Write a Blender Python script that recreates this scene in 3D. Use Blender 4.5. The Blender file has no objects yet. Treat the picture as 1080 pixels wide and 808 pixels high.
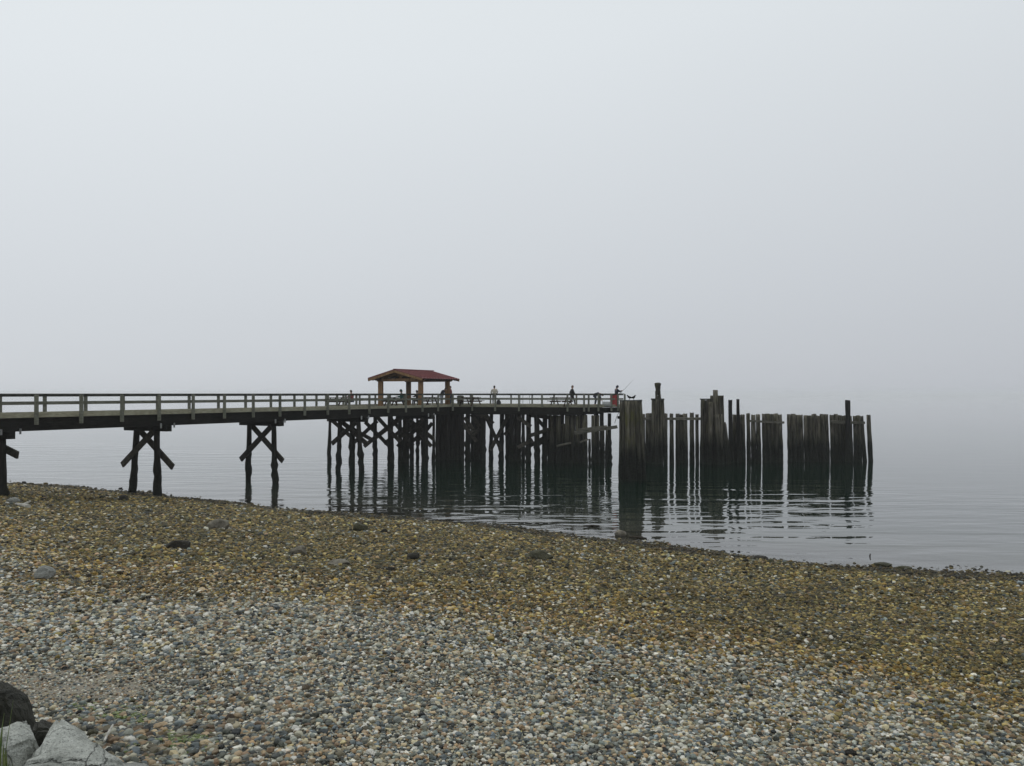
import bpy, bmesh, math, random
import numpy as np
from mathutils import Vector, Matrix, noise as mnoise
R = random.Random(11)
NR = np.random.default_rng(5)
sc = bpy.context.scene
col = sc.collection
E = 5.75            # eye height above the water (m)
F = 842.0
HOR = 415.0

# ------------------------------------------------------------------ helpers
def W(px, py, Y):
    return Vector(((px-540)/F*Y, Y, E-(py-HOR)/F*Y))
def UV(u, v, z=0.0):                      # pier frame: u along the walkway, v across it
    return Vector((-22.6+.495*u-.869*v, 37.8+.869*u+.495*v, z))
def u_at(px, v):
    t = (px-540)/F
    return (-22.6-.869*v-t*(37.8+.495*v))/(.869*t-.495)
def tag(o, label=None, cat=None, group=None, kind=None):
    for k, val in (('label', label), ('category', cat), ('group', group), ('kind', kind)):
        if val: o[k] = val
    return o
def empty(name, loc, label, cat, group=None, rz=0.0):
    o = bpy.data.objects.new(name, None); col.objects.link(o)
    o.location = loc; o.rotation_euler = (0, 0, rz); o.empty_display_size = .3
    return tag(o, label, cat, group)
def build(name, bm, mat, parent=None, smooth=False, world=True):
    """world=True: the bmesh is in world coordinates; it is moved into the parent's frame."""
    me = bpy.data.meshes.new(name)
    if parent is not None and world:
        m = Matrix.Identity(4)
        ch = []; p = parent
        while p is not None: ch.append(p); p = p.parent
        for q in reversed(ch): m = m @ q.matrix_basis
        bmesh.ops.transform(bm, matrix=m.inverted(), verts=bm.verts)
    bmesh.ops.recalc_face_normals(bm, faces=bm.faces)
    bm.to_mesh(me); bm.free()
    if smooth:
        me.polygons.foreach_set('use_smooth', [True]*len(me.polygons))
    me.materials.append(mat)
    o = bpy.data.objects.new(name, me); col.objects.link(o)
    if parent is not None: o.parent = parent
    return o
def solo(name, bm, mat, label, cat, group=None, smooth=False):
    """A thing that is a single mesh, with its origin at its base."""
    zs = min(v.co.z for v in bm.verts); n = len(bm.verts)
    cx = sum(v.co.x for v in bm.verts)/n; cy = sum(v.co.y for v in bm.verts)/n
    bmesh.ops.translate(bm, vec=(-cx, -cy, -zs), verts=bm.verts)
    o = build(name, bm, mat, None, smooth); o.location = (cx, cy, zs)
    return tag(o, label, cat, group)
def frame(d, up=Vector((0, 0, 1))):
    d = d.normalized()
    if abs(d.dot(up)) > .98: up = Vector((0, 1, 0))
    s = d.cross(up).normalized(); t = s.cross(d).normalized()
    return d, s, t
def beam(bm, a, b, w, h, jit=0.0):
    """box from a to b, w wide sideways, h tall."""
    a = Vector(a); b = Vector(b)
    d, s, t = frame(b-a)
    vs = []
    for p in (a, b):
        for sx, sz in ((-1, -1), (1, -1), (1, 1), (-1, 1)):
            vs.append(bm.verts.new(p+s*(sx*w/2+R.uniform(-jit, jit))+t*(sz*h/2+R.uniform(-jit, jit))))
    for f in ((3, 2, 1, 0), (4, 5, 6, 7), (0, 1, 5, 4), (1, 2, 6, 5), (2, 3, 7, 6), (3, 0, 4, 7)):
        bm.faces.new([vs[i] for i in f])
def tube(bm, pts, rads, seg=8, caps=True):
    rings = []
    n = len(pts); up = Vector((0, 0, 1))
    for i, p in enumerate(pts):
        p = Vector(p)
        d = (Vector(pts[min(i+1, n-1)])-Vector(pts[max(i-1, 0)]))
        d, s, t = frame(d, up)
        rings.append([bm.verts.new(p+(s*math.cos(2*math.pi*k/seg)+t*math.sin(2*math.pi*k/seg))*rads[i]) for k in range(seg)])
    for i in range(n-1):
        for k in range(seg):
            bm.faces.new((rings[i][k], rings[i][(k+1) % seg], rings[i+1][(k+1) % seg], rings[i+1][k]))
    if caps:
        bm.faces.new(rings[0][::-1]); bm.faces.new(rings[-1])
def pile_bm(top, bot, r0, r1, seg=11, rough=.03, broken=0.08, mussel=0.0, step=.3):
    """A timber pile: wavy, tapered, fluted, its head uneven."""
    bm = bmesh.new()
    top = Vector(top); bot = Vector(bot)
    L = (top-bot).length; n = max(6, int(L/step))
    off = Vector((R.uniform(0, 99), R.uniform(0, 99), R.uniform(0, 99)))
    rings = []
    flute = [R.uniform(-1, 1) for _ in range(seg)]
    for i in range(n+1):
        f = i/n
        c = bot.lerp(top, f)
        r = r0+(r1-r0)*f
        ring = []
        for k in range(seg):
            a = 2*math.pi*k/seg
            q = Vector((math.cos(a), math.sin(a), 0))
            nz = mnoise.noise(q*1.3+off+Vector((0, 0, c.z*.9)))*rough*1.4+flute[k]*rough*.55
            if mussel and c.z < 2.1:
                nz += max(0, mnoise.noise((c+q*r)*3.1+off)+.25)*mussel*min(1, (2.1-c.z)/.8)
            p = c+q*(r+nz)
            if i == n: p.z += R.uniform(-broken, broken*.4)
            ring.append(bm.verts.new(p))
        rings.append(ring)
    for i in range(n):
        for k in range(seg):
            bm.faces.new((rings[i][k], rings[i][(k+1) % seg], rings[i+1][(k+1) % seg], rings[i+1][k]))
    cv = bm.verts.new(top-Vector((0, 0, R.uniform(.0, broken))))
    for k in range(seg):
        bm.faces.new((rings[-1][k], rings[-1][(k+1) % seg], cv))
    return bm
def rock_bm(c, size, seed, flat=.75, rough=.28, sub=4, facets=9, cut=.72):
    bm = bmesh.new()
    bmesh.ops.create_icosphere(bm, subdivisions=sub, radius=1)
    rr = random.Random(seed)
    planes = []
    for _ in range(facets):
        n = Vector((rr.gauss(0, 1), rr.gauss(0, 1), rr.gauss(0, 1))).normalized()
        planes.append((n, rr.uniform(cut-.12, cut+.15)))
    off = Vector((seed*7.3, seed*3.1, seed))
    for v in bm.verts:
        p = v.co.copy()
        for n, dd in planes:
            t = p.dot(n)-dd
            if t > 0: p -= n*t*.93
        p *= 1+rough*.35*mnoise.noise(p*1.6+off)+rough*.16*mnoise.noise(p*4+off)+rough*.06*mnoise.noise(p*11+off)
        v.co = Vector((p.x*size[0], p.y*size[1], p.z*size[2]))
    rot = Matrix.Rotation(rr.uniform(0, 6.28), 4, 'Z')
    if flat is None: rot = Matrix.Identity(4)
    bmesh.ops.transform(bm, matrix=Matrix.Translation(c) @ rot, verts=bm.verts)
    return bm

# ------------------------------------------------------------------ materials
class NT:
    def __init__(s, name):
        s.m = bpy.data.materials.new(name); s.m.use_nodes = True
        s.t = s.m.node_tree; s.t.nodes.clear()
        s.out = s.n('ShaderNodeOutputMaterial')
        s.b = s.n('ShaderNodeBsdfPrincipled'); s.l(s.b.outputs[0], s.out.inputs[0])
    def n(s, k, **kw):
        q = s.t.nodes.new(k)
        for a, b in kw.items(): setattr(q, a, b)
        return q
    def l(s, a, b): s.t.links.new(a, b)
    def set(s, node, **kw):
        for a, b in kw.items(): node.inputs[a.replace('_', ' ')].default_value = b
    def coord(s, scale=(1, 1, 1), obj=False, rot=(0, 0, 0)):
        m = s.n('ShaderNodeMapping'); m.inputs['Scale'].default_value = scale; m.inputs['Rotation'].default_value = rot
        if obj: s.l(s.n('ShaderNodeTexCoord').outputs['Object'], m.inputs['Vector'])
        else: s.l(s.n('ShaderNodeNewGeometry').outputs['Position'], m.inputs['Vector'])
        return m.outputs[0]
    def noise(s, vec, scale, detail=4, rough=.6):
        q = s.n('ShaderNodeTexNoise'); q.inputs['Scale'].default_value = scale
        q.inputs['Detail'].default_value = detail; q.inputs['Roughness'].default_value = rough
        if vec is not None: s.l(vec, q.inputs['Vector'])
        return q.outputs[0]
    def ramp(s, fac, stops):
        q = s.n('ShaderNodeValToRGB'); e = q.color_ramp.elements
        while len(e) < len(stops): e.new(.5)
        for el, (p, c) in zip(e, stops):
            el.position = p; el.color = (*c, 1) if len(c) == 3 else c
        s.l(fac, q.inputs[0]); return q.outputs[0]
    def mix(s, fac, a, b, mode='MIX'):
        q = s.n('ShaderNodeMix', data_type='RGBA', blend_type=mode)
        for i, x in ((0, fac), (6, a), (7, b)):
            if isinstance(x, (int, float)): q.inputs[i].default_value = x
            elif isinstance(x, tuple): q.inputs[i].default_value = (*x, 1)
            else: s.l(x, q.inputs[i])
        return q.outputs[2]
    def math(s, op, a, b=None, clamp=False):
        q = s.n('ShaderNodeMath', operation=op); q.use_clamp = clamp
        for i, x in enumerate((a, b)):
            if x is None: continue
            if isinstance(x, (int, float)): q.inputs[i].default_value = x
            else: s.l(x, q.inputs[i])
        return q.outputs[0]
    def bump(s, h, strength=.5, dist=.02):
        q = s.n('ShaderNodeBump'); q.inputs['Strength'].default_value = strength; q.inputs['Distance'].default_value = dist
        s.l(h, q.inputs['Height']); s.l(q.outputs[0], s.b.inputs['Normal'])
    def col(s, c):
        if isinstance(c, tuple): s.b.inputs['Base Color'].default_value = (*c, 1)
        else: s.l(c, s.b.inputs['Base Color'])
    def rough(s, r): s.b.inputs['Roughness'].default_value = r

def wood(name, dark, light, tide=False, wet_z=2.1, streak=(4.5, 4.5, .35), moss=0.0, rough=.9, objrand=.42):
    t = NT(name)
    v = t.coord(streak)
    n1 = t.noise(v, 1.6, 5, .65); n2 = t.noise(t.coord((1, 1, .5)), 1.1, 3)
    c = t.ramp(n1, [(.36, dark), (.66, light)])
    c = t.mix(t.math('MULTIPLY', t.ramp(n2, [(.35, (0,)*3), (.7, (1,)*3)]), .45), c, tuple(x*.55 for x in dark))
    oi = t.n('ShaderNodeObjectInfo')
    k = t.math('ADD', t.math('MULTIPLY', oi.outputs['Random'], objrand*2), 1-objrand)
    hs = t.n('ShaderNodeHueSaturation'); t.l(c, hs.inputs['Color']); t.l(k, hs.inputs['Value']); c = hs.outputs[0]
    if moss:
        mn = t.noise(t.coord((2.2, 2.2, .6)), 1.4, 4)
        c = t.mix(t.math('MULTIPLY', t.ramp(mn, [(.5, (0,)*3), (.66, (1,)*3)]), moss), c, (.085, .085, .03))
    if tide:
        pos = t.n('ShaderNodeSeparateXYZ'); t.l(t.n('ShaderNodeNewGeometry').outputs['Position'], pos.inputs[0])
        zz = t.math('ADD', pos.outputs[2], t.math('MULTIPLY', t.math('SUBTRACT', t.noise(t.coord((3, 3, .35)), 1.5, 4), .5), 2.6))
        mr = t.n('ShaderNodeMapRange'); t.l(zz, mr.inputs[0])
        for i, x in enumerate((wet_z+.7, wet_z-.9, 0, 1)): mr.inputs[i+1].default_value = x
        weed = t.ramp(t.noise(t.coord(), 9, 3), [(.35, (.006, .007, .006)), (.75, (.02, .024, .018))])
        c = t.mix(mr.outputs[0], c, weed)
    t.col(c); t.rough(rough)
    t.b.inputs['Specular IOR Level'].default_value = .1
    t.bump(t.math('ADD', n1, t.math('MULTIPLY', t.noise(t.coord((30, 30, 2)), 1, 3), .5)), .8, .03)
    return t.m
def plain(name, c, rough=.7, var=.25, scale=14, metal=0.0):
    t = NT(name)
    n = t.noise(t.coord(), scale, 4)
    t.col(t.ramp(n, [(.3, tuple(x*(1-var) for x in c)), (.7, tuple(min(1, x*(1+var)) for x in c))]))
    t.rough(rough); t.b.inputs['Metallic'].default_value = metal
    t.bump(n, .25, .01)
    return t.m
M = {}
M['pile_black'] = wood('creosoted pile', (.010, .009, .008), (.036, .033, .027), True, 1.9)
M['pile_grey'] = wood('weathered pile', (.028, .026, .019), (.19, .178, .138), True, 2.3, moss=.45)
M['pile_moss'] = wood('mossy weathered pile', (.026, .024, .017), (.20, .185, .14), True, 2.5, moss=.9)
M['pile_wall'] = wood('weathered wall pile', (.015, .014, .011), (.20, .183, .146), True, 2.25, moss=.3)
M['pile_char'] = wood('dark tarred pile', (.008, .008, .008), (.028, .026, .024), True, 2.0)
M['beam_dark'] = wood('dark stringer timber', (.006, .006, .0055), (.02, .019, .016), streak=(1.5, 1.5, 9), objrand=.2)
M['brace'] = wood('brace timber', (.022, .02, .017), (.075, .068, .055), streak=(3, 3, 3), objrand=.3)
M['rail'] = wood('weathered rail timber', (.125, .13, .103), (.235, .24, .195), streak=(3, 3, 9), objrand=.12, moss=.15)
M['rail_top'] = wood('dark rail cap', (.04, .042, .036), (.085, .088, .075), streak=(2, 2, 9), objrand=.1)
M['kerb'] = wood('kerb timber', (.24, .23, .165), (.40, .385, .29), streak=(2, 2, 9), objrand=.15)
M['deck'] = wood('deck planks', (.08, .075, .06), (.17, .16, .13), streak=(5, 5, 2), objrand=.1)
M['waler'] = wood('bleached waler timber', (.07, .068, .055), (.2, .19, .155), streak=(2, 2, 9), objrand=.2)
M['cedar'] = wood('cedar post', (.19, .11, .055), (.38, .235, .12), streak=(9, 9, 1), objrand=.12)
M['cedar_dark'] = wood('cedar beam', (.05, .032, .022), (.12, .075, .048), streak=(3, 3, 9), objrand=.12)
M['bench'] = wood('bench timber', (.035, .022, .016), (.10, .062, .042), streak=(3, 3, 9), objrand=.15)
M['drift'] = wood('bleached driftwood', (.3, .29, .26), (.62, .6, .55), streak=(6, 6, 6), objrand=.1)
M['stick'] = wood('wet stick', (.02, .017, .013), (.06, .05, .036), streak=(6, 6, 6), objrand=.1)
M['plate'] = plain('galvanised plate', (.35, .36, .36), .5, .3, 20, .6)
M['red_roof'] = None
def roof_mat():
    t = NT('red metal roof')
    n = t.noise(t.coord(), 3, 5)
    t.col(t.ramp(n, [(.3, (.13, .028, .03)), (.75, (.22, .055, .056))])); t.rough(.5)
    t.bump(t.noise(t.coord(), 9, 3), .2, .01)
    return t.m
M['red_roof'] = roof_mat()

def rock_mat(name, a, b, speck=.5, crack=.6, dark_low=None):
    t = NT(name)
    v = t.coord()
    n = t.noise(v, 4.5, 8, .68); f = t.noise(v, 95, 2, .7); g = t.noise(v, 38, 3, .7)
    c = t.ramp(n, [(.38, a), (.64, b)])
    c = t.mix(t.math('MULTIPLY', t.ramp(f, [(.52, (0,)*3), (.62, (1,)*3)]), speck), c, tuple(x*.38 for x in a))
    c = t.mix(t.math('MULTIPLY', t.ramp(g, [(.56, (0,)*3), (.68, (1,)*3)]), speck*.8), c, tuple(min(1, x*1.35) for x in b))
    vo = t.n('ShaderNodeTexVoronoi', feature='DISTANCE_TO_EDGE'); vo.inputs['Scale'].default_value = 2.1
    dv = t.n('ShaderNodeVectorMath', operation='ADD'); sv = t.n('ShaderNodeVectorMath', operation='SCALE')
    nn = t.n('ShaderNodeTexNoise'); nn.inputs['Scale'].default_value = 3; nn.inputs['Detail'].default_value = 6
    t.l(v, nn.inputs['Vector']); t.l(nn.outputs['Color'], sv.inputs[0]); sv.inputs['Scale'].default_value = .6
    t.l(v, dv.inputs[0]); t.l(sv.outputs[0], dv.inputs[1]); t.l(dv.outputs[0], vo.inputs['Vector'])
    ck = t.ramp(vo.outputs[0], [(0, (1,)*3), (.009, (0,)*3)])
    ckm = t.math('MULTIPLY', t.math('MULTIPLY', ck, t.ramp(t.noise(v, 2.3, 2), [(.48, (0,)*3), (.56, (1,)*3)])), crack)
    c = t.mix(ckm, c, tuple(x*.3 for x in a))
    t.col(c); t.rough(.85); t.b.inputs['Specular IOR Level'].default_value = .3
    h = t.math('ADD', t.math('ADD', t.math('MULTIPLY', n, 1.4), t.math('MULTIPLY', g, .3)), t.math('MULTIPLY', ckm, -.9))
    t.bump(h, 1.0, .055)
    return t.m
M['granite'] = rock_mat('pale granite', (.25, .26, .235), (.5, .515, .475))
M['basalt'] = rock_mat('dark basalt', (.015, .0155, .011), (.042, .042, .032), .4, .3)
M['stone_dark'] = rock_mat('dark wet stone', (.012, .011, .009), (.035, .032, .024), .3, .2)
M['stone_tan'] = rock_mat('tan stone', (.11, .10, .078), (.24, .22, .175), .3, .3)
M['stone_pale'] = rock_mat('pale grey stone', (.17, .175, .16), (.33, .335, .31), .3, .3)
M['stone_moss'] = rock_mat('olive weedy stone', (.03, .03, .016), (.07, .066, .036), .3, .2)

# ------------------------------------------------------------------ beach shape
SX = np.array([-2600, -200, -60, -32.7, -21.8, -11.2, -1.7, 4.5, 10.6, 16.5, 40, 200, 2600.])
SY = np.array([500, 110, 62, 51, 46, 39.2, 35.0, 30.3, 26.7, 24.3, 13.9, -50, -900.])
def shore_d(x, y):
    return (np.interp(x, SX, SY)-y)*.86
def beach_z(x, y):
    x = np.asarray(x, float); y = np.asarray(y, float)
    d = shore_d(x, y)+.35*np.sin(x*.45+1)*np.exp(-(np.asarray(x)/60)**2)
    up = .105*d+.0007*d*d
    up = np.where(d > 34, .105*34+.0007*34*34+.02*(d-34), up)
    up = np.minimum(up, 5.5)
    dn = np.maximum(.11*d, -4.0)
    z = np.where(d > 0, up, dn)
    near = np.clip(1-np.hypot(x, y)/120, 0, 1)
    z = z+near*(.05*np.sin(x*.7+y*.33)+.035*np.sin(x*.31-y*1.1+2)+.02*np.sin(x*2.1+y*1.7))
    return z
def bz(x, y): return float(beach_z(x, y))

def ground():
    def axis(lo, hi, a, b, step):
        ins = list(np.arange(a, b+.001, step)); L = []; x = a; s = step
        while x > lo: s *= 1.35; x -= s; L.append(max(x, lo))
        L = L[::-1]; Rr = []; x = b; s = step
        while x < hi: s *= 1.35; x += s; Rr.append(min(x, hi))
        return np.array(L+ins+Rr)
    xs = axis(-2500, 2500, -48, 48, .5); ys = axis(-300, 2500, -4, 62, .5)
    X, Y = np.meshgrid(xs, ys); Z = beach_z(X, Y)
    nx, ny = len(xs), len(ys)
    co = np.stack([X, Y, Z], -1).reshape(-1, 3)
    idx = np.arange(nx*ny).reshape(ny, nx)
    q = np.stack([idx[:-1, :-1], idx[:-1, 1:], idx[1:, 1:], idx[1:, :-1]], -1).reshape(-1, 4)
    me = bpy.data.meshes.new('beach')
    me.vertices.add(len(co)); me.vertices.foreach_set('co', co.ravel())
    me.loops.add(len(q)*4); me.loops.foreach_set('vertex_index', q.ravel())
    me.polygons.add(len(q)); me.polygons.foreach_set('loop_start', np.arange(0, len(q)*4, 4))
    me.update(calc_edges=True); me.polygons.foreach_set('use_smooth', [True]*len(q))
    t = NT('beach gravel bed')
    v = t.coord()
    vo = t.n('ShaderNodeTexVoronoi'); vo.inputs['Scale'].default_value = 42; t.l(v, vo.inputs['Vector'])
    vr = t.n('ShaderNodeSeparateColor'); t.l(vo.outputs['Color'], vr.inputs[0])
    c = t.ramp(vr.outputs[0], [(0, (.012, .011, .009)), (.3, (.05, .045, .034)), (.6, (.035, .035, .032)), (.85, (.09, .08, .06)), (1, (.15, .135, .11))])  # wet gravel tones, darkened further to put shade of pebble gaps into the colour
    c = t.mix(t.math('MULTIPLY', t.noise(v, 160, 2), .4), c, (.10, .088, .062))
    ps = t.n('ShaderNodeSeparateXYZ'); t.l(v, ps.inputs[0])
    sx_ = t.math('DIVIDE', t.math('ADD', ps.outputs[0], 4.6), 2.3); sy_ = t.math('DIVIDE', t.math('SUBTRACT', t.math('SUBTRACT', ps.outputs[1], 8.2), t.math('MULTIPLY', ps.outputs[0], .1)), .95)
    rr_ = t.math('ADD', t.math('ADD', t.math('MULTIPLY', sx_, sx_), t.math('MULTIPLY', sy_, sy_)), t.math('MULTIPLY', t.noise(v, 2.2, 4), 1.2))
    sandm = t.ramp(t.math('MULTIPLY', rr_, .33), [(.35, (1,)*3), (.75, (0,)*3)])
    sandc = t.ramp(t.noise(v, 130, 3, .8), [(.3, (.09, .076, .055)), (.7, (.27, .24, .185))])
    c = t.mix(sandm, c, sandc)
    t.col(c); t.rough(.9)
    t.bump(vo.outputs['Distance'], -.6, .02)
    me.materials.append(t.m)
    o = bpy.data.objects.new('beach', me); col.objects.link(o); tag(o, kind='structure')
ground()

# sea
def sea():
    bm = bmesh.new()
    vs = [bm.verts.new(p) for p in ((-2500, -300, 0), (2500, -300, 0), (2500, 2500, 0), (-2500, 2500, 0))]
    bm.faces.new(vs)
    t = NT('calm sea water')
    ang = math.radians(-24)
    def wn(sc_, rot_, scale, det, dist):
        q = t.n('ShaderNodeTexNoise'); q.inputs['Scale'].default_value = scale; q.inputs['Detail'].default_value = det
        q.inputs['Roughness'].default_value = .45; q.inputs['Distortion'].default_value = dist
        t.l(t.coord(sc_, rot=(0, 0, math.radians(rot_))), q.inputs['Vector']); return q.outputs[0]
    a = wn((.26, 1.0, 1), 9, .60, 1.5, .5)
    b = wn((.42, 1.0, 1), -14, 1.35, 1.5, .4)
    c = wn((.8, 1.0, 1), 25, 2.2, 2, .3)
    pos = t.n('ShaderNodeSeparateXYZ'); t.l(t.n('ShaderNodeNewGeometry').outputs['Position'], pos.inputs[0])
    mr = t.n('ShaderNodeMapRange'); mr.interpolation_type = 'SMOOTHSTEP'
    sh = t.math('ADD', pos.outputs[1], t.math('MULTIPLY', pos.outputs[0], .6))
    t.l(t.math('ADD', sh, t.math('MULTIPLY', t.math('SUBTRACT', t.noise(t.coord((.05, .12, 1)), 1, 2), .5), 14)), mr.inputs[0])
    for i, x in enumerate((56, 68, 1, .12)): mr.inputs[i+1].default_value = x
    big = t.math('MULTIPLY', a, t.math('MULTIPLY', mr.outputs[0], 1.0))
    h = t.math('ADD', t.math('MULTIPLY', big, WAVE[0]), t.math('ADD', t.math('MULTIPLY', t.math('MULTIPLY', b, mr.outputs[0]), WAVE[1]), t.math('MULTIPLY', c, WAVE[2])))
    q = t.n('ShaderNodeBump'); q.inputs['Strength'].default_value = 1; q.inputs['Distance'].default_value = 1
    sd = t.math('MULTIPLY', t.math('SUBTRACT', t.math('ADD', pos.outputs[1], t.math('MULTIPLY', pos.outputs[0], .58)), 33.9), .86)
    sd = t.math('ADD', sd, t.math('MULTIPLY', t.math('SUBTRACT', t.noise(t.coord((.25, .5, 1)), 1, 3), .5), 3))
    body = t.ramp(t.math('DIVIDE', sd, 18.0), [(0, (.055, .053, .042)), (.15, (.038, .042, .034)), (.5, (.010, .019, .014)), (1, (.002, .0115, .0065))])
    df = t.n('ShaderNodeBsdfDiffuse'); t.l(body, df.inputs['Color'])
    tr = t.n('ShaderNodeBsdfTransparent'); tr.inputs['Color'].default_value = (.62, .66, .60, 1)
    m1 = t.n('ShaderNodeMixShader'); t.l(t.ramp(t.math('DIVIDE', sd, 3.2), [(0, (.25,)*3), (1, (1,)*3)]), m1.inputs[0]); t.l(tr.outputs[0], m1.inputs[1]); t.l(df.outputs[0], m1.inputs[2])
    gl = t.n('ShaderNodeBsdfGlossy'); gl.inputs['Roughness'].default_value = .03; gl.inputs['Color'].default_value = (1, 1, 1, 1); t.l(q.outputs[0], gl.inputs['Normal'])
    fn = t.n('ShaderNodeFresnel'); fn.inputs['IOR'].default_value = 1.6; t.l(q.outputs[0], fn.inputs['Normal'])
    m2 = t.n('ShaderNodeMixShader'); t.l(fn.outputs[0], m2.inputs[0]); t.l(m1.outputs[0], m2.inputs[1]); t.l(gl.outputs[0], m2.inputs[2])
    t.l(m2.outputs[0], t.out.inputs[0]); t.t.nodes.remove(t.b)
    fr = t.n('ShaderNodeMapRange'); fr.interpolation_type = 'SMOOTHSTEP'; t.l(pos.outputs[1], fr.inputs[0])
    for i, x in enumerate((80, 260, 1, .03)): fr.inputs[i+1].default_value = x
    t.l(t.math('MULTIPLY', h, fr.outputs[0]), q.inputs['Height'])
    o = build('sea', bm, t.m); tag(o, kind='structure')
WAVE = (.075, .026, .0022)
sea()

# haze
def haze():
    bm = bmesh.new()
    bmesh.ops.create_cube(bm, size=1)
    z0, z1 = -6.5, 9.2
    for v in bm.verts:
        v.co = Vector((v.co.x*5040, 1100+v.co.y*2900, z0 if v.co.z < 0 else z1))
    m = bpy.data.materials.new('sea fog'); m.use_nodes = True; nt = m.node_tree; nt.nodes.clear()
    o_ = nt.nodes.new('ShaderNodeOutputMaterial'); p = nt.nodes.new('ShaderNodeVolumePrincipled')
    p.inputs['Color'].default_value = (.97, .985, 1, 1); p.inputs['Density'].default_value = FOG
    p.inputs['Anisotropy'].default_value = .3
    nt.links.new(p.outputs[0], o_.inputs['Volume'])
    m.cycles.homogeneous_volume = True
    o = build('haze', bm, m); tag(o, kind='stuff')
FOG = .00042
haze()

# ------------------------------------------------------------------ pebbles
def srgb(r, g, b):
    f = lambda c: (c/255/12.92) if c/255 <= .04045 else ((c/255+.055)/1.055)**2.4
    return (f(r), f(g), f(b))
GREYZ = np.array([srgb(*c) for c in ((112,114,112),(132,133,128),(96,102,106),(82,86,88),(150,148,140),(163,158,146),(134,126,110),(128,120,104),(180,174,160),(150,132,112),(74,76,76),(120,112,98),(148,126,100),(104,110,116),(196,190,176),(128,108,90),(116,122,120),(90,92,86),(170,150,126))])
BROWNZ = np.array([srgb(*c) for c in ((118,106,74),(134,120,84),(100,92,66),(84,82,68),(150,136,98),(112,96,62),(70,68,56),(128,108,72),(126,108,70),(94,90,74),(160,146,110),(120,112,88),(64,66,60),(146,128,92),(104,104,92),(172,158,126),(112,98,60),(88,84,64),(116,110,78))])
def pebbles():
    P = []; S = []; C = []; Rt = []; V = []
    y = -.5
    while y < 56:
        cell = float(np.interp(y, [2, 6, 10, 16, 26, 45], [.0225, .0235, .030, .041, .056, .075]))
        half = (y+1.5)*.70+1.6
        if y < 3: half = min(half, 3.4)
        x0 = max(-half, -46); x1 = half
        n = int((x1-x0)/cell)
        xs = x0+(np.arange(n)+NR.uniform(0, 1, n))*cell
        yy = y+NR.uniform(-.7, .7, n)*cell
        d = shore_d(xs, yy)
        keep = (d > -1.6+NR.uniform(-1, 1, n)*1.0)
        # sandy patch with few stones, upper left
        sp = np.exp(-(((xs+4.6)/1.9)**2+((yy-8.2-.1*xs)/.75)**2))
        sandy = sp > NR.uniform(.25, .8, n)
        keep &= ~(sandy & (NR.uniform(0, 1, n) < .08))
        xs = xs[keep]; yy = yy[keep]; d = d[keep]; sp = sp[keep]
        n = len(xs)
        if n:
            big = cell*.84*np.exp(NR.normal(0, .36, n)+.22*np.sin(xs*.8+1.3*np.sin(yy*.9))*np.cos(yy*1.1))
            big = np.clip(big, 0, cell*1.55)
            big *= np.where(NR.uniform(0, 1, n) < .012, 1.45, 1.0)
            near = np.exp(-(((xs+2.9)/1.3)**2+((yy-6.0)/1.0)**2))
            big *= 1+.5*near; 
            big *= 1-.50*np.clip(sp*1.35, 0, 1)
            el = NR.uniform(.62, .98, n); fl = NR.uniform(.42, .8, n)
            sx = big; sy = big*el; sz = big*fl
            z = beach_z(xs, yy)+sz*NR.uniform(-.2, .95, n)
            P.append(np.stack([xs, yy, z], 1)); S.append(np.stack([sx, sy, sz], 1)*.78)
            Rt.append(np.stack([NR.normal(0, .22, n), NR.normal(0, .22, n), NR.uniform(0, 6.283, n)], 1))
            # colour zones: dry grey stones high up, weed-stained olive-brown stones low down
            wob = 1.1*np.sin(xs*.35+.7)+.6*np.sin(xs*.9+yy*.4)+.5*np.sin(yy*1.3+xs*.2)
            f = (1/(1+np.exp((d+wob-18.8)/1.15)))*.88
            br = NR.uniform(0, 1, n) < f
            c = np.where(br[:, None], BROWNZ[NR.integers(0, len(BROWNZ), n)], GREYZ[NR.integers(0, len(GREYZ), n)])
            c = c*np.exp(NR.normal(0, .24, n))[:, None]*np.where(NR.uniform(0, 1, n) < .24, NR.uniform(.32, .7, n), 1.03)[:, None]
            wet = np.clip(1-(d-.2)/1.3, 0, 1)
            c = c*(1-.5*wet[:, None])
            mid = np.exp(-((d-11+wob)/3.5)**2)*.10
            c = c*(1-mid[:, None])
            c = c*(1-.28*near[:, None])
            rust = np.exp(-((d+wob-17.6)/1.3)**2)*NR.uniform(0, 1, n)
            c = c*(1+rust[:, None]*np.array([.2, .03, -.2]))
            pat = .5*np.sin(xs*.62+1.7*np.sin(yy*.41))*np.sin(yy*.83+1.2*np.sin(xs*.37+2))+.5*np.sin(xs*1.9+yy*.6)*np.sin(yy*2.3-xs*.5)
            c = c*(1+np.where(br, .20, .10)*pat)[:, None]
            wrack = np.clip(1-np.abs(d-.55-.5*pat)/.55, 0, 1)
            c = c*(1-.5*wrack[:, None])
            lum = c.mean(1, keepdims=True)
            c = lum+(c-lum)*np.where(br, 1.0, .88)[:, None]
            c = c*np.where(br[:, None], np.array([.67, .67, .52]), np.array([.98, 1.0, .94]))
            c = np.where(c > .0, np.power(c/.2, 1.28)*.2, c)*1.12
            c = np.where(c > .44, .44+(c-.44)*.35, c)
            C.append(c); V.append(NR.integers(0, 6, n))
        y += cell
    P = np.concatenate(P); S = np.concatenate(S); C = np.concatenate(C); Rt = np.concatenate(Rt); V = np.concatenate(V)
    n = len(P); print('pebbles', n)
    me = bpy.data.meshes.new('beach_pebbles'); me.vertices.add(n); me.vertices.foreach_set('co', P.ravel())
    a = me.attributes.new('psize', 'FLOAT_VECTOR', 'POINT'); a.data.foreach_set('vector', S.ravel())
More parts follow.
